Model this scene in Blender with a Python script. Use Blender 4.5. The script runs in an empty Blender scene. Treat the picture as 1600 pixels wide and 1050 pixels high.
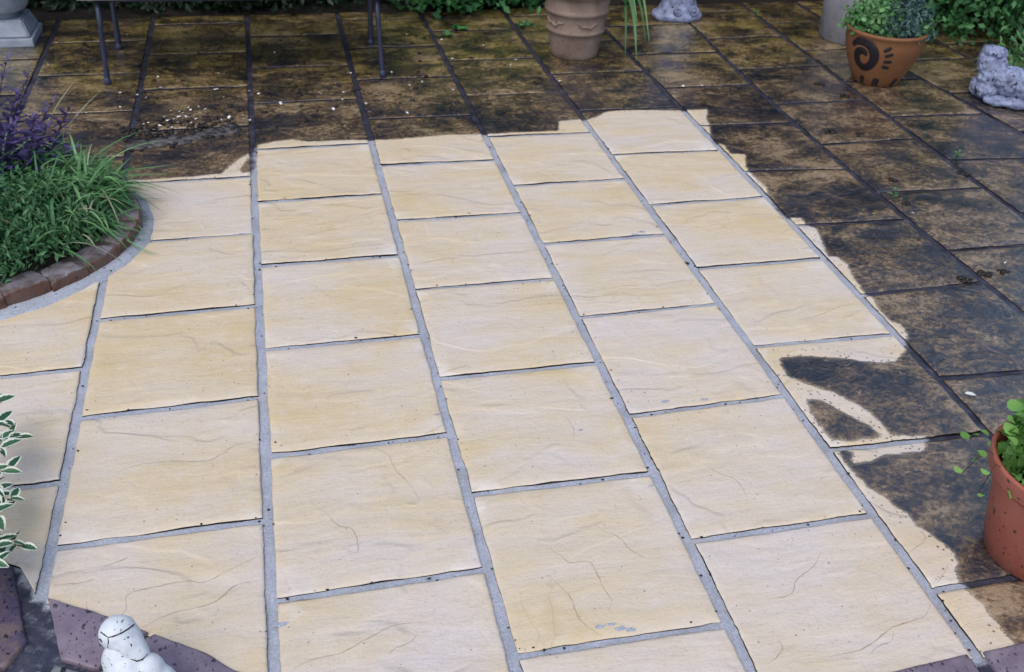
import bpy, bmesh, math, random
import numpy as np
from mathutils import Vector, Matrix, Euler, noise as mnoise

scene = bpy.context.scene
R = math.radians

# ------------------------------------------------------------------ camera, sky, sun, exposure
cam_data = bpy.data.cameras.new('camera')
cam = bpy.data.objects.new('camera', cam_data)
scene.collection.objects.link(cam)
cam_data.sensor_width = 36.0
cam_data.lens = 35.376
cam_data.clip_start = 0.05
cam_data.clip_end = 400.0
def camera_matrix(pos, pitch, roll, yaw):
    fwd = Vector((math.cos(pitch)*math.sin(yaw), math.cos(pitch)*math.cos(yaw), -math.sin(pitch)))
    right = Vector((math.cos(yaw), -math.sin(yaw), 0.0))
    up = right.cross(fwd)
    r2 = right*math.cos(roll) + up*math.sin(roll)
    u2 = up*math.cos(roll) - right*math.sin(roll)
    m = Matrix((r2, u2, -fwd)).transposed().to_4x4()
    m.translation = pos
    return m
cam.matrix_world = camera_matrix(Vector((0.5859, -1.4707, 1.6835)), R(34.036), R(2.814), R(14.382))
cam_data.dof.use_dof = True
cam_data.dof.focus_distance = 2.3
cam_data.dof.aperture_fstop = 7.0
scene.camera = cam

SUN_ELEV, SUN_AZ = R(58.0), R(215.0)        # azimuth clockwise from +Y
world = bpy.data.worlds.new('World')
scene.world = world
world.use_nodes = True
wn = world.node_tree.nodes
sky = wn.new('ShaderNodeTexSky')
sky.sky_type = 'NISHITA'
sky.sun_disc = False
sky.sun_elevation = SUN_ELEV
sky.sun_rotation = SUN_AZ
sky.air_density = 1.0
sky.dust_density = 3.0
sky.ozone_density = 1.0
world.node_tree.links.new(sky.outputs[0], wn['Background'].inputs['Color'])
wn['Background'].inputs['Strength'].default_value = 0.15
sun_data = bpy.data.lights.new('sun', 'SUN')
sun_data.energy = 0.55
sun_data.angle = R(45.0)
sun_data.color = (1.0, 0.95, 0.88)
sun = bpy.data.objects.new('sun', sun_data)
scene.collection.objects.link(sun)
sd = Vector((math.cos(SUN_ELEV)*math.sin(SUN_AZ), math.cos(SUN_ELEV)*math.cos(SUN_AZ), math.sin(SUN_ELEV)))
sun.rotation_euler = sd.to_track_quat('Z', 'Y').to_euler()
scene.view_settings.view_transform = 'Standard'
scene.view_settings.look = 'None'
scene.view_settings.exposure = 0.50
scene.view_settings.gamma = 1.0
scene.view_settings.use_curve_mapping = False

rnd = random.Random(7)
nrs = np.random.RandomState(11)

# ---- surveyed plan of the terrace (metres): slab corners, washed area, scattered things
SLABS = [
(-1.423, 2.908, -0.972, 2.908, -0.976, 3.365, -1.426, 3.365),
(-1.426, 3.384, -0.976, 3.384, -0.98, 3.841, -1.43, 3.841),
(-1.431, 3.859, -0.98, 3.859, -0.984, 4.23, -1.434, 4.23),
(-0.935, 0.767, -0.485, 0.767, -0.487, 1.224, -0.937, 1.224),
(-0.937, 1.243, -0.487, 1.243, -0.49, 1.7, -0.94, 1.7),
(-0.94, 1.719, -0.49, 1.719, -0.492, 2.176, -0.943, 2.176),
(-0.943, 2.194, -0.493, 2.194, -0.496, 2.652, -0.946, 2.652),
(-0.946, 2.67, -0.496, 2.67, -0.499, 3.127, -0.949, 3.127),
(-0.949, 3.146, -0.499, 3.146, -0.503, 3.603, -0.953, 3.603),
(-0.953, 3.622, -0.503, 3.622, -0.507, 4.079, -0.958, 4.079),
(-0.958, 4.097, -0.508, 4.097, -0.509, 4.23, -0.959, 4.23),
(-0.457, -0.429, -0.007, -0.429, -0.008, 0.028, -0.458, 0.028),
(-0.458, 0.047, -0.008, 0.047, -0.009, 0.504, -0.459, 0.504),
(-0.459, 0.522, -0.009, 0.522, -0.011, 0.976, -0.461, 0.965),
(-0.461, 0.984, -0.011, 0.994, -0.013, 1.455, -0.463, 1.455),
(-0.464, 1.474, -0.013, 1.474, -0.016, 1.931, -0.466, 1.931),
(-0.466, 1.95, -0.016, 1.95, -0.019, 2.407, -0.469, 2.407),
(-0.469, 2.425, -0.019, 2.425, -0.022, 2.883, -0.472, 2.883),
(-0.473, 2.901, -0.022, 2.901, -0.026, 3.358, -0.476, 3.358),
(-0.476, 3.377, -0.026, 3.377, -0.03, 3.834, -0.48, 3.834),
(-0.48, 3.853, -0.03, 3.853, -0.034, 4.23, -0.484, 4.23),
(0.018, -0.656, 0.465, -0.656, 0.465, -0.199, 0.018, -0.199),
(0.018, -0.18, 0.465, -0.18, 0.464, 0.287, 0.016, 0.282),
(0.016, 0.3, 0.463, 0.305, 0.462, 0.76, 0.015, 0.748),
(0.015, 0.767, 0.462, 0.778, 0.461, 1.229, 0.013, 1.22),
(0.013, 1.239, 0.461, 1.248, 0.461, 1.698, 0.01, 1.687),
(0.01, 1.706, 0.46, 1.717, 0.46, 2.156, 0.008, 2.157),
(0.007, 2.176, 0.46, 2.175, 0.459, 2.655, 0.004, 2.655),
(0.004, 2.674, 0.459, 2.674, 0.458, 3.131, 0.001, 3.131),
(0.001, 3.15, 0.458, 3.15, 0.457, 3.607, -0.003, 3.607),
(-0.003, 3.625, 0.457, 3.625, 0.456, 4.083, -0.008, 4.083),
(-0.008, 4.101, 0.456, 4.101, 0.456, 4.23, -0.009, 4.23),
(0.49, -0.417, 0.936, -0.417, 0.936, 0.043, 0.489, 0.039),
(0.489, 0.057, 0.936, 0.062, 0.936, 0.517, 0.488, 0.514),
(0.488, 0.533, 0.936, 0.536, 0.936, 0.986, 0.487, 0.987),
(0.487, 1.005, 0.936, 1.005, 0.936, 1.472, 0.486, 1.471),
(0.486, 1.49, 0.936, 1.49, 0.936, 1.938, 0.485, 1.938),
(0.485, 1.957, 0.936, 1.957, 0.937, 2.411, 0.484, 2.406),
(0.484, 2.425, 0.937, 2.43, 0.937, 2.911, 0.483, 2.911),
(0.483, 2.929, 0.937, 2.929, 0.938, 3.371, 0.482, 3.371),
(0.482, 3.389, 0.938, 3.389, 0.939, 3.846, 0.481, 3.846),
(0.481, 3.865, 0.939, 3.865, 0.94, 4.23, 0.481, 4.23),
(0.961, -0.652, 1.402, -0.652, 1.407, -0.204, 0.961, -0.199),
(0.961, -0.181, 1.407, -0.186, 1.411, 0.282, 0.96, 0.285),
(0.96, 0.304, 1.411, 0.3, 1.414, 0.761, 0.96, 0.764),
(0.96, 0.782, 1.414, 0.779, 1.416, 1.242, 0.961, 1.244),
(0.961, 1.262, 1.416, 1.26, 1.417, 1.715, 0.961, 1.721),
(0.961, 1.74, 1.417, 1.733, 1.417, 2.184, 0.961, 2.193),
(0.961, 2.211, 1.417, 2.203, 1.415, 2.656, 0.962, 2.667),
(0.962, 2.685, 1.415, 2.675, 1.413, 3.153, 0.963, 3.153),
(0.963, 3.171, 1.412, 3.171, 1.409, 3.612, 0.964, 3.612),
(0.964, 3.63, 1.409, 3.63, 1.404, 4.087, 0.965, 4.087),
(0.965, 4.106, 1.404, 4.106, 1.402, 4.23, 0.965, 4.23),
(1.427, -0.89, 1.885, -0.89, 1.887, -0.433, 1.429, -0.433),
(1.429, -0.415, 1.887, -0.415, 1.889, 0.042, 1.434, 0.04),
(1.434, 0.058, 1.889, 0.061, 1.891, 0.522, 1.438, 0.51),
(1.438, 0.529, 1.891, 0.541, 1.891, 1.011, 1.44, 1.003),
(1.44, 1.021, 1.891, 1.029, 1.89, 1.481, 1.442, 1.476),
(1.442, 1.495, 1.89, 1.499, 1.889, 1.94, 1.442, 1.94),
(1.442, 1.959, 1.889, 1.959, 1.886, 2.406, 1.441, 2.416),
(1.441, 2.435, 1.886, 2.424, 1.882, 2.89, 1.439, 2.89),
(1.439, 2.908, 1.882, 2.908, 1.878, 3.373, 1.436, 3.373),
(1.436, 3.391, 1.878, 3.391, 1.878, 3.849, 1.432, 3.849),
(1.431, 3.867, 1.878, 3.867, 1.878, 4.23, 1.427, 4.23),
(1.91, -0.66, 2.359, -0.66, 2.359, -0.203, 1.913, -0.203),
(1.913, -0.184, 2.359, -0.184, 2.362, 0.271, 1.915, 0.282),
(1.915, 0.3, 2.362, 0.29, 2.368, 0.755, 1.916, 0.766),
(1.916, 0.784, 2.368, 0.773, 2.371, 1.228, 1.916, 1.233),
(1.916, 1.251, 2.372, 1.247, 2.374, 1.709, 1.915, 1.707),
(1.915, 1.726, 2.374, 1.728, 2.375, 2.154, 1.913, 2.168),
(1.912, 2.187, 2.375, 2.173, 2.375, 2.646, 1.909, 2.646),
(1.909, 2.665, 2.375, 2.665, 2.373, 3.127, 1.905, 3.127),
(1.905, 3.146, 2.373, 3.146, 2.37, 3.603, 1.903, 3.603),
(1.903, 3.622, 2.37, 3.622, 2.366, 4.079, 1.903, 4.079),
(1.903, 4.097, 2.366, 4.097, 2.366, 4.23, 1.903, 4.23),
(2.384, -0.422, 2.864, -0.422, 2.864, 0.035, 2.384, 0.035),
(2.384, 0.054, 2.864, 0.054, 2.864, 0.502, 2.39, 0.522),
(2.39, 0.541, 2.864, 0.52, 2.843, 0.993, 2.395, 0.986),
(2.395, 1.005, 2.842, 1.011, 2.829, 1.453, 2.398, 1.472),
(2.398, 1.49, 2.829, 1.471, 2.824, 1.903, 2.4, 1.939),
(2.4, 1.957, 2.824, 1.921, 2.828, 2.398, 2.4, 2.417),
(2.4, 2.435, 2.828, 2.417, 2.841, 2.884, 2.399, 2.884),
(2.399, 2.902, 2.842, 2.902, 2.863, 3.365, 2.397, 3.365),
(2.397, 3.384, 2.864, 3.384, 2.895, 3.841, 2.393, 3.841),
(2.393, 3.859, 2.896, 3.859, 2.898, 4.23, 2.391, 4.23),
(2.889, 0.268, 3.296, 0.268, 3.296, 0.725, 2.88, 0.725),
(2.879, 0.744, 3.296, 0.744, 3.296, 1.205, 2.86, 1.212),
(2.86, 1.23, 3.296, 1.224, 3.297, 1.663, 2.851, 1.679),
(2.85, 1.697, 3.297, 1.681, 3.302, 2.158, 2.85, 2.15),
(2.85, 2.168, 3.302, 2.176, 3.311, 2.623, 2.858, 2.623),
(2.858, 2.642, 3.311, 2.642, 3.324, 3.098, 2.875, 3.098),
(2.876, 3.117, 3.325, 3.117, 3.342, 3.579, 2.901, 3.579),
(2.903, 3.598, 3.342, 3.598, 3.358, 4.055, 2.923, 4.055),
(2.923, 4.074, 3.358, 4.074, 3.358, 4.23, 2.923, 4.23),
(3.321, 0.504, 3.826, 0.504, 3.826, 0.961, 3.321, 0.961),
(3.321, 0.979, 3.826, 0.979, 3.826, 1.437, 3.321, 1.437),
(3.321, 1.455, 3.826, 1.455, 3.826, 1.882, 3.324, 1.929),
(3.324, 1.948, 3.826, 1.9, 3.803, 2.391, 3.331, 2.404),
(3.331, 2.423, 3.801, 2.409, 3.757, 2.864, 3.342, 2.864),
(3.342, 2.882, 3.755, 2.882, 3.721, 3.339, 3.357, 3.339),
(3.358, 3.358, 3.721, 3.358, 3.721, 3.815, 3.377, 3.815),
(3.378, 3.834, 3.721, 3.834, 3.721, 4.23, 3.383, 4.23),
(3.851, 1.243, 4.301, 1.243, 4.301, 1.7, 3.851, 1.7),
(3.851, 1.719, 4.301, 1.719, 4.299, 2.176, 3.849, 2.176),
(3.847, 2.194, 4.297, 2.194, 4.252, 2.652, 3.802, 2.652),
(3.8, 2.67, 4.251, 2.67, 4.206, 3.127, 3.756, 3.127),
(3.754, 3.146, 4.204, 3.146, 4.196, 3.603, 3.746, 3.603),
(3.746, 3.622, 4.196, 3.622, 4.196, 4.079, 3.746, 4.079),
(3.746, 4.097, 4.196, 4.097, 4.196, 4.23, 3.746, 4.23),
(4.326, 1.957, 4.776, 1.957, 4.751, 2.414, 4.301, 2.414),
(4.299, 2.432, 4.749, 2.432, 4.704, 2.889, 4.254, 2.889),
(4.252, 2.908, 4.702, 2.908, 4.671, 3.365, 4.221, 3.365),
(4.221, 3.384, 4.671, 3.384, 4.671, 3.841, 4.221, 3.841),
(4.221, 3.859, 4.671, 3.859, 4.671, 4.23, 4.221, 4.23),
(4.797, 2.194, 5.247, 2.194, 5.202, 2.652, 4.752, 2.652),
(4.75, 2.67, 5.201, 2.67, 5.156, 3.127, 4.706, 3.127),
(4.704, 3.146, 5.154, 3.146, 5.146, 3.603, 4.696, 3.603),
(4.696, 3.622, 5.146, 3.622, 5.146, 4.079, 4.696, 4.079),
(4.696, 4.097, 5.146, 4.097, 5.146, 4.23, 4.696, 4.23),
(5.202, 2.908, 5.652, 2.908, 5.621, 3.365, 5.171, 3.365),
(5.171, 3.384, 5.621, 3.384, 5.621, 3.841, 5.171, 3.841),
(5.171, 3.859, 5.621, 3.859, 5.621, 4.23, 5.171, 4.23),
]
CLEAN = [(-1.23, 2.118), (-0.094, 2.151), (0.021, 2.195), (0.106, 2.195), (0.245, 2.193), (0.35, 2.207), (0.366, 2.245), (0.414, 2.335), (0.454, 2.385), (0.466, 2.34), (0.443, 2.294), (0.424, 2.237), (0.433, 2.201), (0.462, 2.209), (0.48, 2.314), (0.488, 2.463), (0.554, 2.487), (0.627, 2.498), (0.695, 2.469), (0.82, 2.466), (0.94, 2.457), (1.001, 2.443), (1.136, 2.452), (1.238, 2.46), (1.342, 2.46), (1.409, 2.452), (1.478, 2.45), (1.548, 2.455), (1.651, 2.449), (1.751, 2.45), (1.777, 2.547), (1.882, 2.557), (1.921, 2.559), (1.977, 2.597), (2.014, 2.631), (2.112, 2.642), (2.333, 2.616), (2.383, 2.61), (2.505, 2.603), (2.461, 2.508), (2.441, 2.428), (2.402, 2.311), (2.389, 2.25), (2.42, 2.212), (2.41, 2.12), (2.47, 2.105), (2.425, 1.99), (2.417, 1.954), (2.416, 1.876), (2.424, 1.793), (2.4, 1.717), (2.387, 1.637), (2.391, 1.546), (2.446, 1.533), (2.435, 1.478), (2.461, 1.444), (2.443, 1.374), (2.405, 1.248), (2.43, 1.24), (2.446, 1.188), (2.421, 1.092), (2.415, 1.023), (2.411, 1.003), (2.422, 0.973), (2.404, 0.894), (2.405, 0.837), (2.428, 0.807), (2.421, 0.758), (2.403, 0.728), (2.379, 0.729), (2.373, 0.681), (2.352, 0.661), (2.299, 0.626), (2.267, 0.625), (2.202, 0.64), (2.153, 0.664), (2.093, 0.681), (2.025, 0.699), (1.963, 0.699), (1.953, 0.668), (1.947, 0.615), (1.984, 0.568), (2.037, 0.523), (2.073, 0.472), (2.1, 0.415), (2.106, 0.357), (2.103, 0.319), (2.158, 0.304), (2.197, 0.303), (2.192, 0.282), (2.18, 0.263), (2.149, 0.237), (2.084, 0.238), (2.047, 0.245), (1.994, 0.227), (1.943, 0.223), (1.938, 0.242), (1.962, 0.268), (1.933, 0.283), (1.927, 0.238), (1.93, 0.201), (1.941, 0.138), (1.96, 0.111), (1.97, 0.068), (1.986, 0.036), (1.984, 0.003), (2.0, -0.026), (2.018, -0.078), (2.022, -0.103), (2.016, -0.132), (1.995, -0.158), (1.988, -0.186), (1.988, -0.201), (1.987, -0.22), (1.999, -0.244), (1.998, -0.281), (1.999, -0.325), (2.0, -0.368), (1.974, -0.506), (1.725, -0.836), (-0.357, -0.408)]
HOLE = [(1.95, 0.499), (1.983, 0.487), (2.009, 0.445), (2.038, 0.397), (2.061, 0.352), (2.07, 0.317), (2.023, 0.318), (1.983, 0.314), (1.936, 0.33), (1.934, 0.374), (1.934, 0.429)]
PETALS = [(-0.45, 3.516), (0.058, 3.295), (-0.092, 3.107), (0.227, 3.462), (0.33, 3.308), (0.074, 3.152), (0.321, 3.099), (0.355, 2.999), (-0.016, 3.066), (0.022, 3.031), (-0.077, 2.936), (-0.243, 2.847), (-0.209, 2.879), (0.467, 3.066), (0.135, 2.866), (0.173, 2.854), (0.217, 2.864), (0.251, 2.897), (0.279, 2.864), (0.113, 2.796), (0.173, 2.789), (0.202, 2.785), (0.256, 2.822), (0.1, 2.7), (0.168, 2.726), (0.147, 2.673), (0.225, 2.719), (0.378, 2.757), (0.434, 2.771), (0.463, 2.718), (0.034, 2.729), (-0.007, 2.645), (0.051, 2.74), (0.347, 2.739), (-0.129, 3.936), (0.759, 3.852), (0.594, 3.584), (0.855, 3.113), (0.506, 3.021), (0.597, 2.893), (0.655, 2.818), (0.833, 2.896), (0.871, 2.915), (0.861, 2.831), (0.822, 2.798), (0.884, 3.002), (0.777, 2.998), (0.973, 2.742), (0.97, 2.849), (0.939, 3.25), (1.079, 3.644), (1.282, 3.802), (1.453, 3.7), (1.133, 3.238), (1.333, 3.189), (1.26, 3.093), (1.194, 3.057), (1.233, 3.011), (1.385, 2.969), (1.299, 2.978), (1.653, 3.587), (1.454, 3.398), (1.73, 3.284), (1.135, 2.715), (1.771, 3.346), (1.915, 3.028), (2.132, 2.908), (2.491, 2.893), (2.586, 2.891), (2.885, 1.501), (3.003, 1.102), (0.189, 2.83), (0.128, 2.752), (0.242, 2.759), (0.153, 2.77), (0.208, 2.894), (0.079, 2.661)]
RIVEN = [(0.0035, [(1.712, -0.041), (1.678, -0.077), (1.619, -0.108), (1.594, -0.14), (1.567, -0.149), (1.53, -0.149)]), (0.004, [(1.879, -0.229), (1.853, -0.254), (1.821, -0.263), (1.763, -0.272), (1.716, -0.293), (1.672, -0.311), (1.631, -0.314), (1.572, -0.315)]), (0.0028, [(1.756, -0.283), (1.74, -0.304), (1.71, -0.31), (1.679, -0.325)]), (0.003, [(1.506, -0.254), (1.504, -0.277), (1.48, -0.297), (1.459, -0.305)]), (0.003, [(1.915, -0.082), (1.969, -0.056), (1.983, -0.042), (1.983, -0.018)]), (0.0025, [(1.99, -0.128), (1.962, -0.153), (1.934, -0.172)]), (0.003, [(1.099, 0.083), (1.116, 0.06), (1.131, 0.035), (1.161, 0.034), (1.179, 0.024), (1.184, -0.021), (1.185, -0.049), (1.191, -0.087), (1.177, -0.116)]), (0.003, [(1.072, 0.015), (1.092, -0.027), (1.107, -0.066), (1.107, -0.116), (1.122, -0.149), (1.143, -0.178)]), (0.0025, [(1.224, 0.143), (1.242, 0.111), (1.265, 0.093), (1.28, 0.049), (1.31, 0.014), (1.341, 0.013)]), (0.003, [(0.582, 0.324), (0.606, 0.295), (0.632, 0.247), (0.663, 0.226), (0.672, 0.183), (0.665, 0.152), (0.633, 0.175)]), (0.0032, [(0.513, -0.137), (0.551, -0.121), (0.612, -0.115), (0.666, -0.09), (0.729, -0.065), (0.795, -0.073)]), (0.003, [(0.703, -0.138), (0.718, -0.125), (0.749, -0.115), (0.768, -0.097)]), (0.003, [(0.746, 0.505), (0.775, 0.474), (0.788, 0.417), (0.815, 0.353), (0.83, 0.299)]), (0.003, [(0.027, 0.179), (0.073, 0.175), (0.111, 0.177)]), (0.003, [(0.121, 0.213), (0.159, 0.224), (0.172, 0.232)]), (0.0032, [(0.217, 0.025), (0.276, 0.052), (0.356, 0.065), (0.402, 0.104), (0.442, 0.11)]), (0.003, [(0.171, 0.068), (0.181, 0.083), (0.178, 0.119), (0.223, 0.131), (0.298, 0.137), (0.335, 0.125), (0.378, 0.145), (0.443, 0.176)]), (0.003, [(0.098, 0.119), (0.102, 0.096), (0.115, 0.078)]), (0.003, [(0.45, 0.583), (0.402, 0.578), (0.375, 0.555), (0.333, 0.529), (0.241, 0.545), (0.177, 0.545), (0.119, 0.525)]), (0.003, [(1.558, 0.303), (1.582, 0.256), (1.611, 0.233), (1.619, 0.201), (1.618, 0.161)]), (0.0025, [(1.26, 0.547), (1.269, 0.497), (1.258, 0.453)]), (0.004, [(2.129, 0.395), (2.174, 0.413), (2.24, 0.441), (2.33, 0.456)]), (0.003, [(2.007, 0.107), (2.055, 0.134), (2.109, 0.149), (2.16, 0.164)]), (0.004, [(1.951, 0.589), (2.01, 0.568), (2.079, 0.583)]), (0.003, [(2.091, 0.597), (2.148, 0.636), (2.179, 0.651)]), (0.003, [(2.111, 0.885), (2.19, 0.9), (2.275, 0.934), (2.337, 0.943)]), (0.004, [(2.467, 1.194), (2.547, 1.193), (2.622, 1.227), (2.689, 1.234)]), (0.0035, [(2.906, 1.878), (2.975, 1.823), (2.999, 1.73)]), (0.0035, [(2.721, 0.952), (2.739, 0.888), (2.778, 0.833)])]
SMEARS = [(1.146, -0.152, 0.008), (1.171, -0.15, 0.007), (1.188, -0.164, 0.009), (1.207, -0.171, 0.008), (1.286, 0.482, 0.005), (1.4, 0.246, 0.006), (1.811, 1.516, 0.01), (1.78, 1.502, 0.009), (0.925, 0.614, 0.006), (0.499, 1.73, 0.006), (1.553, 0.562, 0.009), (1.663, 0.554, 0.008), (0.495, -0.019, 0.01)]
DOGLINES = [('brow_groove', [(0.195, -0.136, 0.168), (0.207, -0.144, 0.178), (0.222, -0.145, 0.185), (0.233, -0.141, 0.188), (0.24, -0.135, 0.188), (0.243, -0.129, 0.186)], 0.0015), ('ear_groove', [(0.174, -0.124, 0.16), (0.182, -0.123, 0.17), (0.189, -0.131, 0.17), (0.195, -0.136, 0.168)], 0.0013), ('ear_groove', [(0.195, -0.136, 0.168), (0.194, -0.139, 0.158), (0.192, -0.144, 0.15)], 0.0013), ('mouth_groove', [(0.231, -0.163, 0.132), (0.241, -0.166, 0.128), (0.25, -0.164, 0.128), (0.259, -0.157, 0.132)], 0.0016), ('eye_groove', [(0.178, -0.131, 0.162), (0.181, -0.132, 0.16), (0.183, -0.136, 0.157)], 0.0022)]
VEIN = [(2.546, 0.871), (2.556, 0.824), (2.58, 0.771), (2.596, 0.718), (2.609, 0.67), (2.628, 0.632), (2.656, 0.593), (2.66, 0.553), (2.655, 0.527)]
CLODS = [(2.965, 2.275), (3.073, 2.232), (2.964, 1.788), (2.912, 1.572), (2.792, 1.013), (2.955, 1.052), (2.898, 1.061), (3.192, 2.858), (3.239, 2.687), (3.29, 1.81), (2.404, 0.237)]
FALLEN = (2.409, 0.444)
WEEDS = [(3.337, 1.918), (2.867, 1.623), (3.332, 3.927)]

# ------------------------------------------------------------------ helpers
def link(o, parent=None):
    scene.collection.objects.link(o)
    if parent is not None:
        o.parent = parent
    return o
def tag(o, label, cat, group=None, kind=None):
    if label: o['label'] = label
    if cat: o['category'] = cat
    if group: o['group'] = group
    if kind: o['kind'] = kind
    return o
def thing(name, label, cat, loc=(0, 0, 0), rotz=0.0, group=None):
    o = bpy.data.objects.new(name, None)
    o.empty_display_size = 0.05
    o.location = loc
    o.rotation_euler = (0, 0, rotz)
    link(o)
    return tag(o, label, cat, group)
def obj(name, mesh, mat=None, parent=None, loc=None, smooth=True):
    if isinstance(mesh, bmesh.types.BMesh):
        me = bpy.data.meshes.new(name)
        mesh.to_mesh(me); mesh.free()
        mesh = me
    if mat is not None and len(mesh.materials) == 0:
        mesh.materials.append(mat)
    if smooth:
        mesh.polygons.foreach_set('use_smooth', [True]*len(mesh.polygons))
    o = bpy.data.objects.new(name, mesh)
    if loc is not None: o.location = loc
    return link(o, parent)
def pydata(name, v, f):
    me = bpy.data.meshes.new(name)
    me.from_pydata([tuple(map(float, p)) for p in v], [], f)
    me.update()
    return me
def box_bm(sx, sy, sz, bevel=0.0, seg=2, center=(0, 0, 0), bm=None):
    bm = bm or bmesh.new()
    r = bmesh.ops.create_cube(bm, size=1.0)
    for v in r['verts']:
        v.co = Vector((v.co.x*sx+center[0], v.co.y*sy+center[1], v.co.z*sz+center[2]))
    if bevel:
        es = list({e for v in r['verts'] for e in v.link_edges})
        bmesh.ops.bevel(bm, geom=es, offset=bevel, segments=seg, affect='EDGES', profile=0.6)
    return bm
def tube_mesh(name, pts, radii, n=8):
    pts = [Vector(p) for p in pts]
    if not hasattr(radii, '__len__'): radii = [radii]*len(pts)
    v, f = [], []
    up = Vector((0.13, 0.21, 0.97))
    for i, p in enumerate(pts):
        a = pts[max(i-1, 0)]; b = pts[min(i+1, len(pts)-1)]
        d = (b-a).normalized()
        if abs(d.dot(up)) > 0.97: up = Vector((1, 0.1, 0))
        x = d.cross(up).normalized(); y = d.cross(x).normalized()
        for k in range(n):
            t = 2*math.pi*k/n
            v.append(p + (x*math.cos(t)+y*math.sin(t))*radii[i])
    for i in range(len(pts)-1):
        for k in range(n):
            f.append((i*n+k, i*n+(k+1) % n, (i+1)*n+(k+1) % n, (i+1)*n+k))
    f.append(tuple(range(n))[::-1]); f.append(tuple((len(pts)-1)*n+k for k in range(n)))
    return pydata(name, v, f)
def lathe_mesh(name, prof, n=48, wob=0.0, seed=0.0, sx=1.0, sy=1.0):
    v, f = [], []
    for (r, z) in prof:
        for k in range(n):
            t = 2*math.pi*k/n
            rr = r*(1+wob*mnoise.noise(Vector((math.cos(t)*1.5+seed, math.sin(t)*1.5, z*9))))
            v.append((rr*math.cos(t)*sx, rr*math.sin(t)*sy, z))
    for i in range(len(prof)-1):
        for k in range(n):
            f.append((i*n+k, i*n+(k+1) % n, (i+1)*n+(k+1) % n, (i+1)*n+k))
    return pydata(name, v, f)
def poly_sdf(P, poly):
    """positive inside, in metres"""
    P = np.asarray(P, float); A = np.asarray(poly, float); B = np.roll(A, -1, 0)
    d2 = np.full(len(P), 1e9); ins = np.zeros(len(P), bool)
    for a, b in zip(A, B):
        e = b-a; L2 = max(e@e, 1e-12)
        t = np.clip(((P-a)@e)/L2, 0, 1)
        q = P-(a+t[:, None]*e)
        d2 = np.minimum(d2, (q*q).sum(1))
        c = (a[1] > P[:, 1]) != (b[1] > P[:, 1])
        xi = a[0]+(P[:, 1]-a[1])*(b[0]-a[0])/((b[1]-a[1]) if abs(b[1]-a[1]) > 1e-12 else 1e-12)
        ins ^= c & (P[:, 0] < xi)
    d = np.sqrt(d2)
    return np.where(ins, d, -d)
def dirt_of(P):
    clean = poly_sdf(P, CLEAN)
    hole = poly_sdf(P, HOLE)
    return np.maximum(-clean, hole)
def set_attr(me, name, vals):
    a = me.attributes.new(name, 'FLOAT', 'POINT')
    a.data.foreach_set('value', np.asarray(vals, np.float32))

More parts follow.
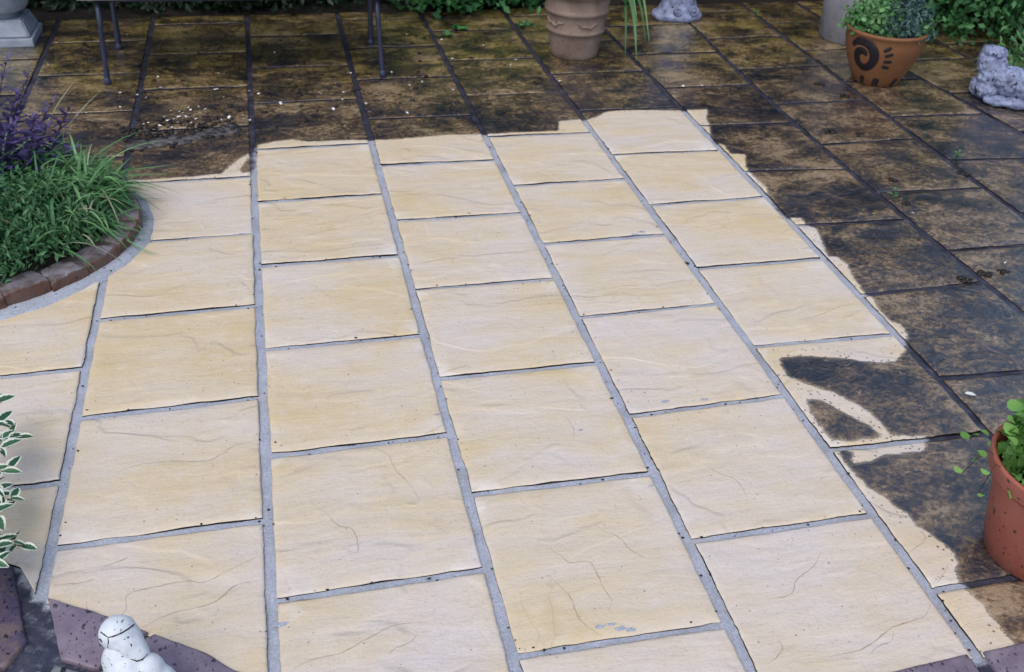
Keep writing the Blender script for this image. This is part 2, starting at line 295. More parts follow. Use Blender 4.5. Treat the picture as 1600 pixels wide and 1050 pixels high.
# ------------------------------------------------------------------ node helper
class NT:
    def __init__(self, name):
        self.m = bpy.data.materials.new(name)
        self.m.use_nodes = True
        self.t = self.m.node_tree
        self.bsdf = self.t.nodes['Principled BSDF']
    def n(self, typ, ins=None, **props):
        nd = self.t.nodes.new(typ)
        for k, v in props.items(): setattr(nd, k, v)
        for k, v in (ins or {}).items():
            s = nd.inputs[k]
            if isinstance(v, bpy.types.NodeSocket): self.t.links.new(v, s)
            else: s.default_value = v
        return nd
    def math(self, op, a, b=None, c=None, clamp=False):
        ins = {0: a}
        if b is not None: ins[1] = b
        if c is not None: ins[2] = c
        return self.n('ShaderNodeMath', ins, operation=op, use_clamp=clamp).outputs[0]
    def vmath(self, op, a, b):
        return self.n('ShaderNodeVectorMath', {0: a, 1: b}, operation=op).outputs[0]
    def noise(self, vec, scale, detail=3.0, rough=0.55, dist=0.0):
        return self.n('ShaderNodeTexNoise', {'Vector': vec, 'Scale': scale, 'Detail': detail, 'Roughness': rough, 'Distortion': dist}).outputs[0]
    def vor(self, vec, scale, feature='F1', out='Distance', rand=1.0):
        return self.n('ShaderNodeTexVoronoi', {'Vector': vec, 'Scale': scale, 'Randomness': rand}, feature=feature).outputs[out]
    def step(self, v, lo, hi, a=0.0, b=1.0):
        return self.n('ShaderNodeMapRange', {0: v, 1: lo, 2: hi, 3: a, 4: b}, interpolation_type='SMOOTHSTEP', clamp=True).outputs[0]
    def mix(self, f, a, b, typ='MIX'):
        nd = self.t.nodes.new('ShaderNodeMix')
        nd.data_type = 'RGBA'; nd.blend_type = typ; nd.clamp_factor = True
        for k, v in ((0, f), (6, a), (7, b)):
            s = nd.inputs[k]
            if isinstance(v, bpy.types.NodeSocket): self.t.links.new(v, s)
            else: s.default_value = (v if k == 0 else (tuple(v)+(1.0,) if len(v) == 3 else v))
        return nd.outputs[2]
    def mapping(self, vec, scale=(1, 1, 1), rot=(0, 0, 0), loc=(0, 0, 0)):
        return self.n('ShaderNodeMapping', {'Vector': vec, 'Scale': scale, 'Rotation': rot, 'Location': loc}).outputs[0]
    def ramp(self, f, stops):
        nd = self.t.nodes.new('ShaderNodeValToRGB')
        self.t.links.new(f, nd.inputs[0])
        el = nd.color_ramp.elements
        while len(el) < len(stops): el.new(0.5)
        for e, (p, c) in zip(el, stops):
            e.position = p; e.color = tuple(c)+(1.0,)
        return nd.outputs[0]
    def attr(self, name):
        return self.n('ShaderNodeAttribute', attribute_name=name).outputs['Fac']
    def out(self, **kw):
        names = {'color': 'Base Color', 'rough': 'Roughness', 'spec': 'Specular IOR Level', 'metal': 'Metallic', 'normal': 'Normal', 'trans': 'Transmission Weight', 'coat': 'Coat Weight', 'coatr': 'Coat Roughness', 'coatn': 'Coat Normal'}
        for k, v in kw.items():
            s = self.bsdf.inputs[names[k]]
            if isinstance(v, bpy.types.NodeSocket): self.t.links.new(v, s)
            else: s.default_value = (tuple(v)+(1.0,) if k == 'color' else v)
        return self.m
    def bump(self, h, strength=0.5, dist=0.002, normal=None):
        ins = {'Height': h, 'Strength': strength, 'Distance': dist}
        if normal is not None: ins['Normal'] = normal
        return self.n('ShaderNodeBump', ins).outputs[0]

def coords(t, rand=True):
    tc = t.n('ShaderNodeTexCoord').outputs['Object']
    if not rand: return tc, None
    oi = t.n('ShaderNodeObjectInfo').outputs['Random']
    off = t.n('ShaderNodeCombineXYZ', {0: t.math('MULTIPLY', oi, 37.0), 1: t.math('MULTIPLY', oi, 91.0), 2: t.math('MULTIPLY', oi, 53.0)}).outputs[0]
    return t.vmath('ADD', tc, off), oi

# ------------------------------------------------------------------ materials
def mat_slab():
    t = NT('riven_stone')
    loc = t.n('ShaderNodeTexCoord').outputs['Object']
    vec, oi = coords(t)
    wob = t.n('ShaderNodeTexNoise', {'Vector': vec, 'Scale': 3.0, 'Detail': 2.0}).outputs['Color']
    vw = t.vmath('ADD', vec, t.vmath('MULTIPLY', t.vmath('SUBTRACT', wob, (0.5, 0.5, 0.5)), (0.12, 0.12, 0.0)))
    sv = t.mapping(vw, scale=(2.2, 9.0, 1.0), rot=(0, 0, R(14)))
    streak = t.noise(sv, 1.6, 5.0, 0.6)
    broad = t.noise(vec, 2.6, 3.0, 0.5)
    fine = t.noise(vec, 90.0, 3.0, 0.6)
    mid = t.noise(vec, 22.0, 4.0, 0.6)
    # ---- washed stone
    f = t.math('ADD', t.math('MULTIPLY', broad, 0.75), t.math('MULTIPLY', streak, 0.45))
    buff = t.n('ShaderNodeSeparateColor', {0: t.n('ShaderNodeObjectInfo').outputs['Color']}).outputs[0]
    tone = t.math('ADD', t.math('ADD', f, -0.075), t.math('MULTIPLY', buff, 0.15))
    clean = t.ramp(tone, [(0.38, (0.600, 0.555, 0.525)), (0.53, (0.615, 0.540, 0.450)), (0.67, (0.612, 0.515, 0.360)), (0.84, (0.585, 0.465, 0.265))])
    och = t.math('MULTIPLY', t.step(t.noise(t.mapping(vw, scale=(1.5, 5.0, 1.0), rot=(0, 0, R(20))), 2.4, 4.0, 0.55), 0.56, 0.72), t.step(broad, 0.42, 0.62))
    clean = t.mix(t.math('MULTIPLY', och, 0.50), clean, (0.57, 0.46, 0.265))
    grain = t.noise(vec, 230.0, 3.0, 0.7)
    clean = t.mix(t.step(grain, 0.48, 0.75, 0.0, 0.34), clean, (0.36, 0.30, 0.25))
    clean = t.mix(t.step(fine, 0.54, 0.76, 0.0, 0.32), clean, (0.42, 0.36, 0.30))
    clean = t.mix(t.step(mid, 0.50, 0.76, 0.0, 0.30), clean, (0.68, 0.63, 0.565))
    # white bloom towards corners
    sx = t.n('ShaderNodeSeparateXYZ', {0: loc})
    edge = t.math('MULTIPLY', t.math('ABSOLUTE', sx.outputs[0]), t.math('ABSOLUTE', sx.outputs[1]))
    bloom = t.math('MULTIPLY', t.step(edge, 0.022, 0.045), t.step(t.noise(vec, 8.0, 3.0, 0.6), 0.50, 0.64))
    clean = t.mix(t.math('MULTIPLY', bloom, 0.40), clean, (0.74, 0.73, 0.71))
    # riven contour lines (steps of the split face)
    c1 = t.noise(t.mapping(vw, scale=(1.2, 2.2, 1.0), rot=(0, 0, R(24))), 1.7, 3.0, 0.50, 0.35)
    c2 = t.noise(vec, 3.6, 2.5, 0.5, 0.6)
    gate = t.step(t.noise(vec, 2.6, 2.0), 0.48, 0.64)
    l1 = t.math('MULTIPLY', t.step(t.math('ABSOLUTE', t.math('SUBTRACT', c1, 0.52)), 0.0010, 0.0040, 1.0, 0.0), gate)
    gate2 = t.step(t.noise(t.vmath('ADD', vec, (7.0, 3.0, 0.0)), 3.4, 2.0), 0.54, 0.68)
    l2 = t.math('MULTIPLY', t.step(t.math('ABSOLUTE', t.math('SUBTRACT', c2, 0.5)), 0.0012, 0.0050, 1.0, 0.0), gate2)
    lines = t.math('MAXIMUM', l1, t.math('MULTIPLY', l2, 0.6))
    clean = t.mix(t.math('MULTIPLY', lines, 0.20), clean, (0.33, 0.26, 0.18))
    c3 = t.noise(t.mapping(vw, scale=(1.0, 3.4, 1.0), rot=(0, 0, R(16))), 3.2, 5.0, 0.6, 0.3)
    l3 = t.math('MULTIPLY', t.step(t.math('ABSOLUTE', t.math('SUBTRACT', t.math('FRACT', t.math('MULTIPLY', c3, 9.0)), 0.5)), 0.02, 0.16, 1.0, 0.0), t.step(t.noise(vec, 5.0, 3.0, 0.6), 0.48, 0.66))
    clean = t.mix(t.math('MULTIPLY', l3, 0.16), clean, (0.52, 0.42, 0.29))
    # specks of grit, thicker in some places than others
    vd = t.n('ShaderNodeTexVoronoi', {'Vector': t.vmath('ADD', vec, t.vmath('MULTIPLY', wob, (0.05, 0.05, 0.0))), 'Scale': 85.0})
    pk = t.n('ShaderNodeSeparateColor', {0: vd.outputs['Color']})
    pick = pk.outputs[0]
    dense = t.step(t.noise(vec, 5.0, 2.0), 0.40, 0.70, 0.96, 0.80)
    speck = t.math('MULTIPLY', t.step(t.math('SUBTRACT', vd.outputs['Distance'], t.math('MULTIPLY', pk.outputs[1], 0.14)), 0.04, 0.12, 1.0, 0.0), t.math('GREATER_THAN', pick, dense))
    clean = t.mix(t.math('MULTIPLY', speck, t.math('ADD', 0.25, t.math('MULTIPLY', pk.outputs[2], 0.6))), clean, (0.10, 0.085, 0.075))
    # ---- uncleaned wet stone: black algae film over ochre, blue sky sheen tinted into the darks
    dv = t.mapping(vw, scale=(3.0, 5.0, 1.0), rot=(0, 0, R(-24)))
    d1 = t.noise(dv, 2.6, 8.0, 0.70, 0.9)
    d2 = t.noise(vec, 4.0, 3.0, 0.55)
    d3 = t.noise(vec, 62.0, 5.0, 0.72)
    vf = t.n('ShaderNodeTexVoronoi', {'Vector': t.vmath('ADD', vec, t.vmath('MULTIPLY', t.n('ShaderNodeTexNoise', {'Vector': vec, 'Scale': 60.0}).outputs['Color'], (0.03, 0.03, 0.0))), 'Scale': 95.0})
    flake = t.n('ShaderNodeSeparateColor', {0: vf.outputs['Color']}).outputs[0]
    df = t.math('ADD', t.math('ADD', t.math('MULTIPLY', d1, 0.95), t.math('MULTIPLY', t.math('ADD', d2, -0.34), 0.85)), t.math('ADD', t.math('MULTIPLY', t.math('SUBTRACT', d3, 0.5), 0.60), t.math('MULTIPLY', t.math('SUBTRACT', flake, 0.5), 0.17)))
    df = t.math('ADD', df, t.math('MULTIPLY', t.math('SUBTRACT', oi, 0.5), 0.08))
    dirty = t.ramp(df, [(0.40, (0.008, 0.008, 0.016)), (0.50, (0.026, 0.022, 0.028)), (0.58, (0.062, 0.043, 0.032)), (0.68, (0.150, 0.098, 0.050)), (0.84, (0.34, 0.25, 0.15))])
    wp = t.n('ShaderNodeSeparateXYZ', {0: t.n('ShaderNodeNewGeometry').outputs['Position']}).outputs[1]
    moss = t.math('MULTIPLY', t.step(wp, 2.6, 3.7), t.step(t.noise(vec, 6.0, 5.0, 0.65), 0.36, 0.60))
    dirty = t.mix(t.math('MULTIPLY', moss, 0.70), dirty, t.ramp(df, [(0.38, (0.010, 0.009, 0.004)), (0.50, (0.085, 0.064, 0.016)), (0.62, (0.210, 0.158, 0.038)), (0.80, (0.40, 0.31, 0.10))]))
    dirty = t.mix(t.math('MULTIPLY', t.step(lines, 0.2, 0.8), 0.55), dirty, (0.22, 0.16, 0.10))
    # ---- boundary
    a = t.attr('dirt')
    jag = t.math('ADD', t.math('MULTIPLY', t.math('SUBTRACT', t.noise(vec, 38.0, 4.0, 0.7), 0.5), 0.020), t.math('MULTIPLY', t.math('SUBTRACT', d3, 0.5), 0.022))
    m = t.step(t.math('ADD', a, jag), -0.0075, 0.0015)
    film = t.math('ADD', t.step(t.math('ADD', a, t.math('MULTIPLY', t.math('SUBTRACT', d3, 0.5), 0.05)), -0.006, 0.016), t.math('MULTIPLY', t.step(d3, 0.40, 0.60, 1.0, 0.0), 0.6), clamp=True)
    m = t.math('MULTIPLY', m, t.math('ADD', 0.72, t.math('MULTIPLY', film, 0.28)))
    spl = t.math('MULTIPLY', t.math('MULTIPLY', t.step(vd.outputs['Distance'], 0.16, 0.30, 1.0, 0.0), t.math('GREATER_THAN', pick, 0.62)), t.step(a, -0.07, -0.004))
    m = t.math('MAXIMUM', m, t.math('MULTIPLY', spl, 0.8))
    col = t.mix(m, clean, dirty)
    wet = t.step(t.noise(vec, 5.0, 4.0, 0.6), 0.38, 0.66, 0.10, 0.40)
    rough = t.math('ADD', t.math('MULTIPLY', t.math('SUBTRACT', 1.0, m), 0.62), t.math('MULTIPLY', m, wet))
    h = t.math('ADD', t.math('MULTIPLY', t.step(c1, 0.50, 0.54), 0.8), t.math('MULTIPLY', t.step(c2, 0.48, 0.52), 0.15))
    h = t.math('ADD', h, t.math('MULTIPLY', streak, 2.2))
    h = t.math('ADD', h, t.math('MULTIPLY', mid, 0.55))
    h = t.math('ADD', h, t.math('MULTIPLY', t.math('ADD', fine, t.math('MULTIPLY', m, d1)), 0.35))
    h = t.math('ADD', h, t.math('MULTIPLY', t.math('ADD', t.math('ADD', t.math('MULTIPLY', d3, 1.5), t.math('MULTIPLY', flake, 0.25)), t.math('MULTIPLY', d1, 4.5)), m))
    nor = t.bump(h, 0.75, 0.0040)
    return t.out(color=col, rough=rough, normal=nor, spec=t.math('ADD', 0.3, t.math('MULTIPLY', m, 0.5)), coat=m, coatr=t.math('MULTIPLY', wet, 0.8), coatn=t.bump(t.math('ADD', t.math('MULTIPLY', d1, 3.0), t.math('ADD', t.math('MULTIPLY', c1, 2.0), t.math('MULTIPLY', d3, 0.8))), 0.30, 0.004))
def mat_side():
    t = NT('slab_edge_grime')
    vec, _ = coords(t)
    n = t.noise(vec, 30.0, 4.0)
    return t.out(color=t.ramp(n, [(0.3, (0.008, 0.008, 0.009)), (0.75, (0.032, 0.029, 0.027))]), rough=0.9, spec=0.1)
def mat_mortar():
    t = NT('pointing_mortar')
    vec = t.n('ShaderNodeNewGeometry').outputs['Position']
    n1 = t.noise(vec, 14.0, 4.0, 0.6); n2 = t.noise(vec, 160.0, 3.0, 0.7)
    c = t.ramp(n1, [(0.30, (0.345, 0.380, 0.440)), (0.55, (0.440, 0.480, 0.560)), (0.78, (0.52, 0.56, 0.63))])
    c = t.mix(t.step(n2, 0.35, 0.70, 0.45, 0.0), c, (0.14, 0.14, 0.15))
    st = t.noise(vec, 4.5, 4.0, 0.65)
    c = t.mix(t.step(st, 0.52, 0.72, 0.0, 0.45), c, (0.20, 0.205, 0.20))
    c = t.mix(t.step(st, 0.46, 0.30, 0.0, 0.30), c, (0.50, 0.45, 0.38))
    vd = t.n('ShaderNodeTexVoronoi', {'Vector': vec, 'Scale': 48.0})
    pick = t.n('ShaderNodeSeparateColor', {0: vd.outputs['Color']}).outputs[0]
    sp = t.math('MULTIPLY', t.step(vd.outputs['Distance'], 0.14, 0.24, 1.0, 0.0), t.math('GREATER_THAN', pick, 0.84))
    c = t.mix(sp, c, (0.022, 0.022, 0.024))
    a = t.attr('dirt')
    m = t.step(t.math('ADD', a, t.math('MULTIPLY', t.math('SUBTRACT', t.noise(vec, 30.0, 4.0, 0.7), 0.5), 0.05)), -0.012, 0.012)
    d = t.ramp(t.noise(vec, 20.0, 5.0, 0.65), [(0.3, (0.016, 0.017, 0.026)), (0.55, (0.045, 0.046, 0.070)), (0.8, (0.12, 0.115, 0.13))])
    c = t.mix(m, c, d)
    h = t.math('ADD', n1, t.math('MULTIPLY', n2, 0.5))
    return t.out(color=c, rough=t.step(m, 0.0, 1.0, 0.78, 0.30), normal=t.bump(h, 0.5, 0.003), spec=0.4)
def mat_stone(name, stops, scale=8.0, pits=0.0, pitcol=(0.02, 0.02, 0.025), rough=0.7, bump=0.5, pitscale=60.0, fine=110.0, spec=0.4, dist=0.003):
    t = NT(name)
    vec, _ = coords(t)
    n1 = t.noise(vec, scale, 5.0, 0.62, 0.3); n2 = t.noise(vec, fine, 3.0, 0.6)
    f = t.math('ADD', t.math('MULTIPLY', n1, 0.8), t.math('MULTIPLY', n2, 0.2))
    c = t.ramp(f, stops)
    h = t.math('ADD', n1, t.math('MULTIPLY', n2, 0.35))
    if pits:
        pn = t.noise(t.mapping(vec, scale=(1.0, 0.6, 1.0), rot=(0, 0, R(35))), pitscale, 2.0, 0.5)
        p = t.step(pn, 0.74-pits*0.42, 0.78-pits*0.42)
        vd = t.n('ShaderNodeTexVoronoi', {'Vector': vec, 'Scale': pitscale*1.1})
        pick = t.n('ShaderNodeSeparateColor', {0: vd.outputs['Color']}).outputs[0]
        p = t.math('MAXIMUM', p, t.math('MULTIPLY', t.step(vd.outputs['Distance'], 0.12, 0.26, 1.0, 0.0), t.math('GREATER_THAN', pick, 1.0-pits*0.5)))
        c = t.mix(p, c, pitcol)
        h = t.math('SUBTRACT', h, t.math('MULTIPLY', p, 0.8))
    return t.out(color=c, rough=rough, normal=t.bump(h, bump, dist), spec=spec)
def mat_leaf(name, lo, hi, rough=0.45, trans=0.25, edge=None):
    t = NT(name)
    oi = t.n('ShaderNodeObjectInfo').outputs['Random']
    a = t.attr('tint')
    f = t.math('FRACT', t.math('ADD', a, oi))
    f = t.math('ADD', t.math('MULTIPLY', f, 0.85), t.math('MULTIPLY', t.noise(t.n('ShaderNodeTexCoord').outputs['Object'], 70.0, 2.0), 0.15))
    c = t.ramp(f, [(0.0, lo), (0.55, tuple(0.5*(x+y) for x, y in zip(lo, hi))), (1.0, hi)])
    if edge is not None:
        e = t.attr('rim')
        c = t.mix(t.step(t.math('ADD', e, t.math('MULTIPLY', t.math('SUBTRACT', t.noise(t.n('ShaderNodeTexCoord').outputs['Object'], 140.0, 2.0), 0.5), 0.7)), 0.27, 0.40), c, edge)
    t.out(color=c, rough=rough, spec=0.35)
    tr = t.n('ShaderNodeBsdfTranslucent', {'Color': c})
    mx = t.n('ShaderNodeMixShader', {0: trans, 1: t.bsdf.outputs[0], 2: tr.outputs[0]})
    t.t.links.new(mx.outputs[0], t.t.nodes['Material Output'].inputs[0])
    return t.m
def mat_plain(name, col, rough=0.5, metal=0.0, spec=0.4, var=0.25, scale=30.0):
    t = NT(name)
    vec, _ = coords(t)
    n = t.noise(vec, scale, 4.0, 0.6)
    c = t.ramp(n, [(0.3, tuple(x*(1-var) for x in col)), (0.7, tuple(min(1, x*(1+var)) for x in col))])
    return t.out(color=c, rough=rough, metal=metal, spec=spec, normal=t.bump(n, 0.25, 0.001))

M_SLAB, M_SIDE, M_MORTAR = mat_slab(), mat_side(), mat_mortar()
M_SOIL = mat_stone('damp_soil', [(0.3, (0.004, 0.0035, 0.003)), (0.55, (0.012, 0.009, 0.007)), (0.8, (0.030, 0.023, 0.016))], scale=25, rough=0.85, bump=1.0, dist=0.02)
M_BRICK = mat_stone('weathered_brick', [(0.30, (0.030, 0.022, 0.020)), (0.44, (0.110, 0.050, 0.036)), (0.54, (0.125, 0.080, 0.068)), (0.66, (0.070, 0.070, 0.045)), (0.8, (0.20, 0.18, 0.18))], scale=14, pits=0.12, rough=0.55, bump=0.8, dist=0.005)
M_BRICKTOP = mat_stone('grey_brick_top', [(0.32, (0.062, 0.060, 0.050)), (0.46, (0.140, 0.115, 0.118)), (0.62, (0.225, 0.222, 0.255)), (0.8, (0.30, 0.305, 0.34))], scale=18, rough=0.6, bump=0.8, dist=0.004, pits=0.1)
M_JOINT = mat_stone('grimy_brick_joint', [(0.3, (0.03, 0.026, 0.024)), (0.7, (0.10, 0.09, 0.082))], scale=40, rough=0.85)
M_PURPLE = mat_stone('purple_edging_stone', [(0.30, (0.120, 0.098, 0.130)), (0.5, (0.195, 0.160, 0.205)), (0.72, (0.270, 0.230, 0.265))], scale=14, pits=0.24, pitscale=120, pitcol=(0.05, 0.042, 0.06), rough=0.5, bump=0.7)
M_PURPLE_DARK = mat_stone('dark_purple_stone', [(0.34, (0.050, 0.042, 0.085)), (0.5, (0.095, 0.072, 0.115)), (0.62, (0.16, 0.115, 0.105)), (0.8, (0.22, 0.18, 0.18))], scale=16, pits=0.24, pitscale=120, rough=0.4, bump=0.8)
M_GREYSTONE = mat_stone('grey_edging_stone', [(0.3, (0.10, 0.11, 0.115)), (0.6, (0.19, 0.205, 0.21)), (0.8, (0.27, 0.28, 0.29))], scale=12, pits=0.3, rough=0.55)
M_DOG = mat_stone('white_painted_stone', [(0.3, (0.46, 0.50, 0.56)), (0.55, (0.62, 0.67, 0.71)), (0.8, (0.72, 0.77, 0.78))], scale=14, pits=0.16, pitscale=170, pitcol=(0.05, 0.05, 0.055), rough=0.6, bump=0.5)
M_LINE = mat_plain('dark_groove', (0.014, 0.014, 0.018), 0.7)
M_ORN = mat_stone('blue_grey_cast_stone', [(0.32, (0.050, 0.055, 0.090)), (0.46, (0.19, 0.22, 0.34)), (0.6, (0.29, 0.34, 0.50)), (0.8, (0.42, 0.48, 0.62))], scale=22, pits=0.20, rough=0.6, bump=1.0, pitscale=45, dist=0.012)
M_CONC = mat_stone('grey_concrete', [(0.3, (0.15, 0.155, 0.17)), (0.55, (0.24, 0.245, 0.27)), (0.8, (0.33, 0.33, 0.35))], scale=12, rough=0.8, bump=0.6, pits=0.08)
M_PLINTH = mat_stone('pale_blue_grey_stone', [(0.3, (0.17, 0.20, 0.26)), (0.55, (0.30, 0.34, 0.41)), (0.8, (0.42, 0.46, 0.52))], scale=10, rough=0.7, bump=0.4)
M_TERRA_OLD = mat_stone('pale_old_terracotta', [(0.3, (0.125, 0.085, 0.065)), (0.5, (0.205, 0.150, 0.120)), (0.75, (0.28, 0.225, 0.185))], scale=10, pits=0.05, rough=0.8, bump=0.4)
M_TERRA = mat_stone('orange_terracotta', [(0.3, (0.155, 0.066, 0.027)), (0.55, (0.205, 0.090, 0.037)), (0.8, (0.26, 0.125, 0.058))], scale=7, rough=0.6, bump=0.2)
M_BLACKGLAZE = mat_plain('black_painted_mark', (0.012, 0.010, 0.012), 0.45)
M_PLASTIC = mat_stone('terracotta_plastic', [(0.3, (0.285, 0.082, 0.056)), (0.55, (0.345, 0.108, 0.076)), (0.8, (0.40, 0.150, 0.112))], scale=6, pits=0.20, pitscale=95, pitcol=(0.02, 0.016, 0.014), rough=0.42, bump=0.15)
M_METAL = mat_plain('dark_blue_painted_steel', (0.020, 0.026, 0.060), 0.32, 0.0, 0.6)
M_WOOD = mat_plain('pale_weathered_wood', (0.36, 0.33, 0.29), 0.7)
M_PETAL = mat_plain('white_petal', (0.74, 0.72, 0.70), 0.55, var=0.12)
M_WHITE = mat_plain('white_plastic_mesh', (0.66, 0.66, 0.70), 0.5)
M_SILT = mat_stone('grey_silt', [(0.3, (0.05, 0.048, 0.05)), (0.6, (0.11, 0.105, 0.105)), (0.8, (0.19, 0.18, 0.175))], scale=25, rough=0.35, bump=0.8)
M_VEIN = mat_stone('dirty_stone_ridge', [(0.3, (0.05, 0.045, 0.055)), (0.7, (0.13, 0.115, 0.125))], scale=20, rough=0.3, bump=0.5)
M_CLOD = mat_plain('black_leaf_mould', (0.012, 0.010, 0.010), 0.6, var=0.5)
M_GRASS = mat_leaf('grass_blade', (0.028, 0.130, 0.042), (0.24, 0.46, 0.19))
M_GREEN = mat_leaf('dark_green_leaf', (0.018, 0.085, 0.034), (0.130, 0.30, 0.125))
M_STRAW = mat_leaf('straw_blade', (0.26, 0.27, 0.17), (0.42, 0.46, 0.32))
M_PURPLELEAF = mat_leaf('purple_leaf', (0.026, 0.018, 0.060), (0.140, 0.115, 0.30))
M_HEDGE = mat_leaf('hedge_leaf', (0.006, 0.018, 0.010), (0.022, 0.058, 0.026), rough=0.4)
M_IVY = mat_leaf('ivy_leaf', (0.020, 0.110, 0.034), (0.11, 0.34, 0.11))
M_SHRUB = mat_leaf('shrub_leaf', (0.016, 0.078, 0.028), (0.085, 0.26, 0.080))
M_POTLEAF = mat_leaf('light_green_leaf', (0.050, 0.17, 0.050), (0.21, 0.42, 0.17))
M_BLUELEAF = mat_leaf('blue_green_leaf', (0.035, 0.085, 0.085), (0.12, 0.22, 0.20))
M_CREEP = mat_leaf('round_green_leaf', (0.085, 0.22, 0.030), (0.28, 0.55, 0.16), trans=0.3)
M_VARIEG = mat_leaf('cream_edged_leaf', (0.020, 0.080, 0.040), (0.06, 0.16, 0.075), edge=(0.70, 0.74, 0.64))
M_STEM = mat_plain('brown_stem', (0.055, 0.040, 0.022), 0.7)
M_DARKSTEM = mat_plain('dark_purple_stem', (0.028, 0.016, 0.028), 0.6)
M_SHADED_TWIG = mat_plain('hedge_core', (0.008, 0.009, 0.006), 0.9)

# ------------------------------------------------------------------ ground
bm = bmesh.new()
bmesh.ops.create_grid(bm, x_segments=40, y_segments=40, size=120.0)
for v in bm.verts: v.co.z = -0.06
tag(obj('ground', bm, M_SOIL), None, None, kind='structure')
bm = bmesh.new()
bmesh.ops.create_grid(bm, x_segments=90, y_segments=20, size=1.0)
for v in bm.verts:
    v.co.x = 2.0+v.co.x*5.0; v.co.y = 5.0+v.co.y*0.85
    v.co.z = -0.02+0.025*mnoise.noise(Vector((v.co.x*3, v.co.y*3, 0)))+0.05*max(0, min(1, (v.co.y-4.2)*1.5))
tag(obj('soil_border', bm, M_SOIL), None, None, kind='structure')

# ------------------------------------------------------------------ paving: mortar bed and every slab
RING = [(-0.60, 0.44), (-0.30, 0.325), (-0.095, 0.268), (-0.052, 0.245), (-0.002, 0.148), (0.018, 0.130), (0.134, 0.066), (0.343, -0.074), (0.40, -0.131), (0.62, -0.247), (0.95, -0.352), (1.35, -0.397), (1.69, -0.390), (1.886, -0.378), (2.05, -0.377), (2.5, -0.31), (2.5, -1.2), (-0.6, -1.2)]
nx, ny = 240, 166
xs = np.linspace(-1.55, 5.75, nx); ys = np.linspace(-0.70, 4.235, ny)
GX, GY = np.meshgrid(xs, ys)
P2 = np.stack([GX.ravel(), GY.ravel()], 1)
Z = np.array([-0.0062+0.0028*mnoise.noise(Vector((p[0]*9, p[1]*9, 3.0)))+0.0014*mnoise.noise(Vector((p[0]*30, p[1]*30, 3.0))) for p in P2])
V = np.column_stack([P2, Z])
F = [(j*nx+i, j*nx+i+1, (j+1)*nx+i+1, (j+1)*nx+i) for j in range(ny-1) for i in range(nx-1)]
me = pydata('paving', V, F)
set_attr(me, 'dirt', np.maximum(dirt_of(P2), np.minimum(poly_sdf(P2, RING)*2+0.004, 0.011)))
paving = tag(obj('paving', me, M_MORTAR), None, None, kind='structure')

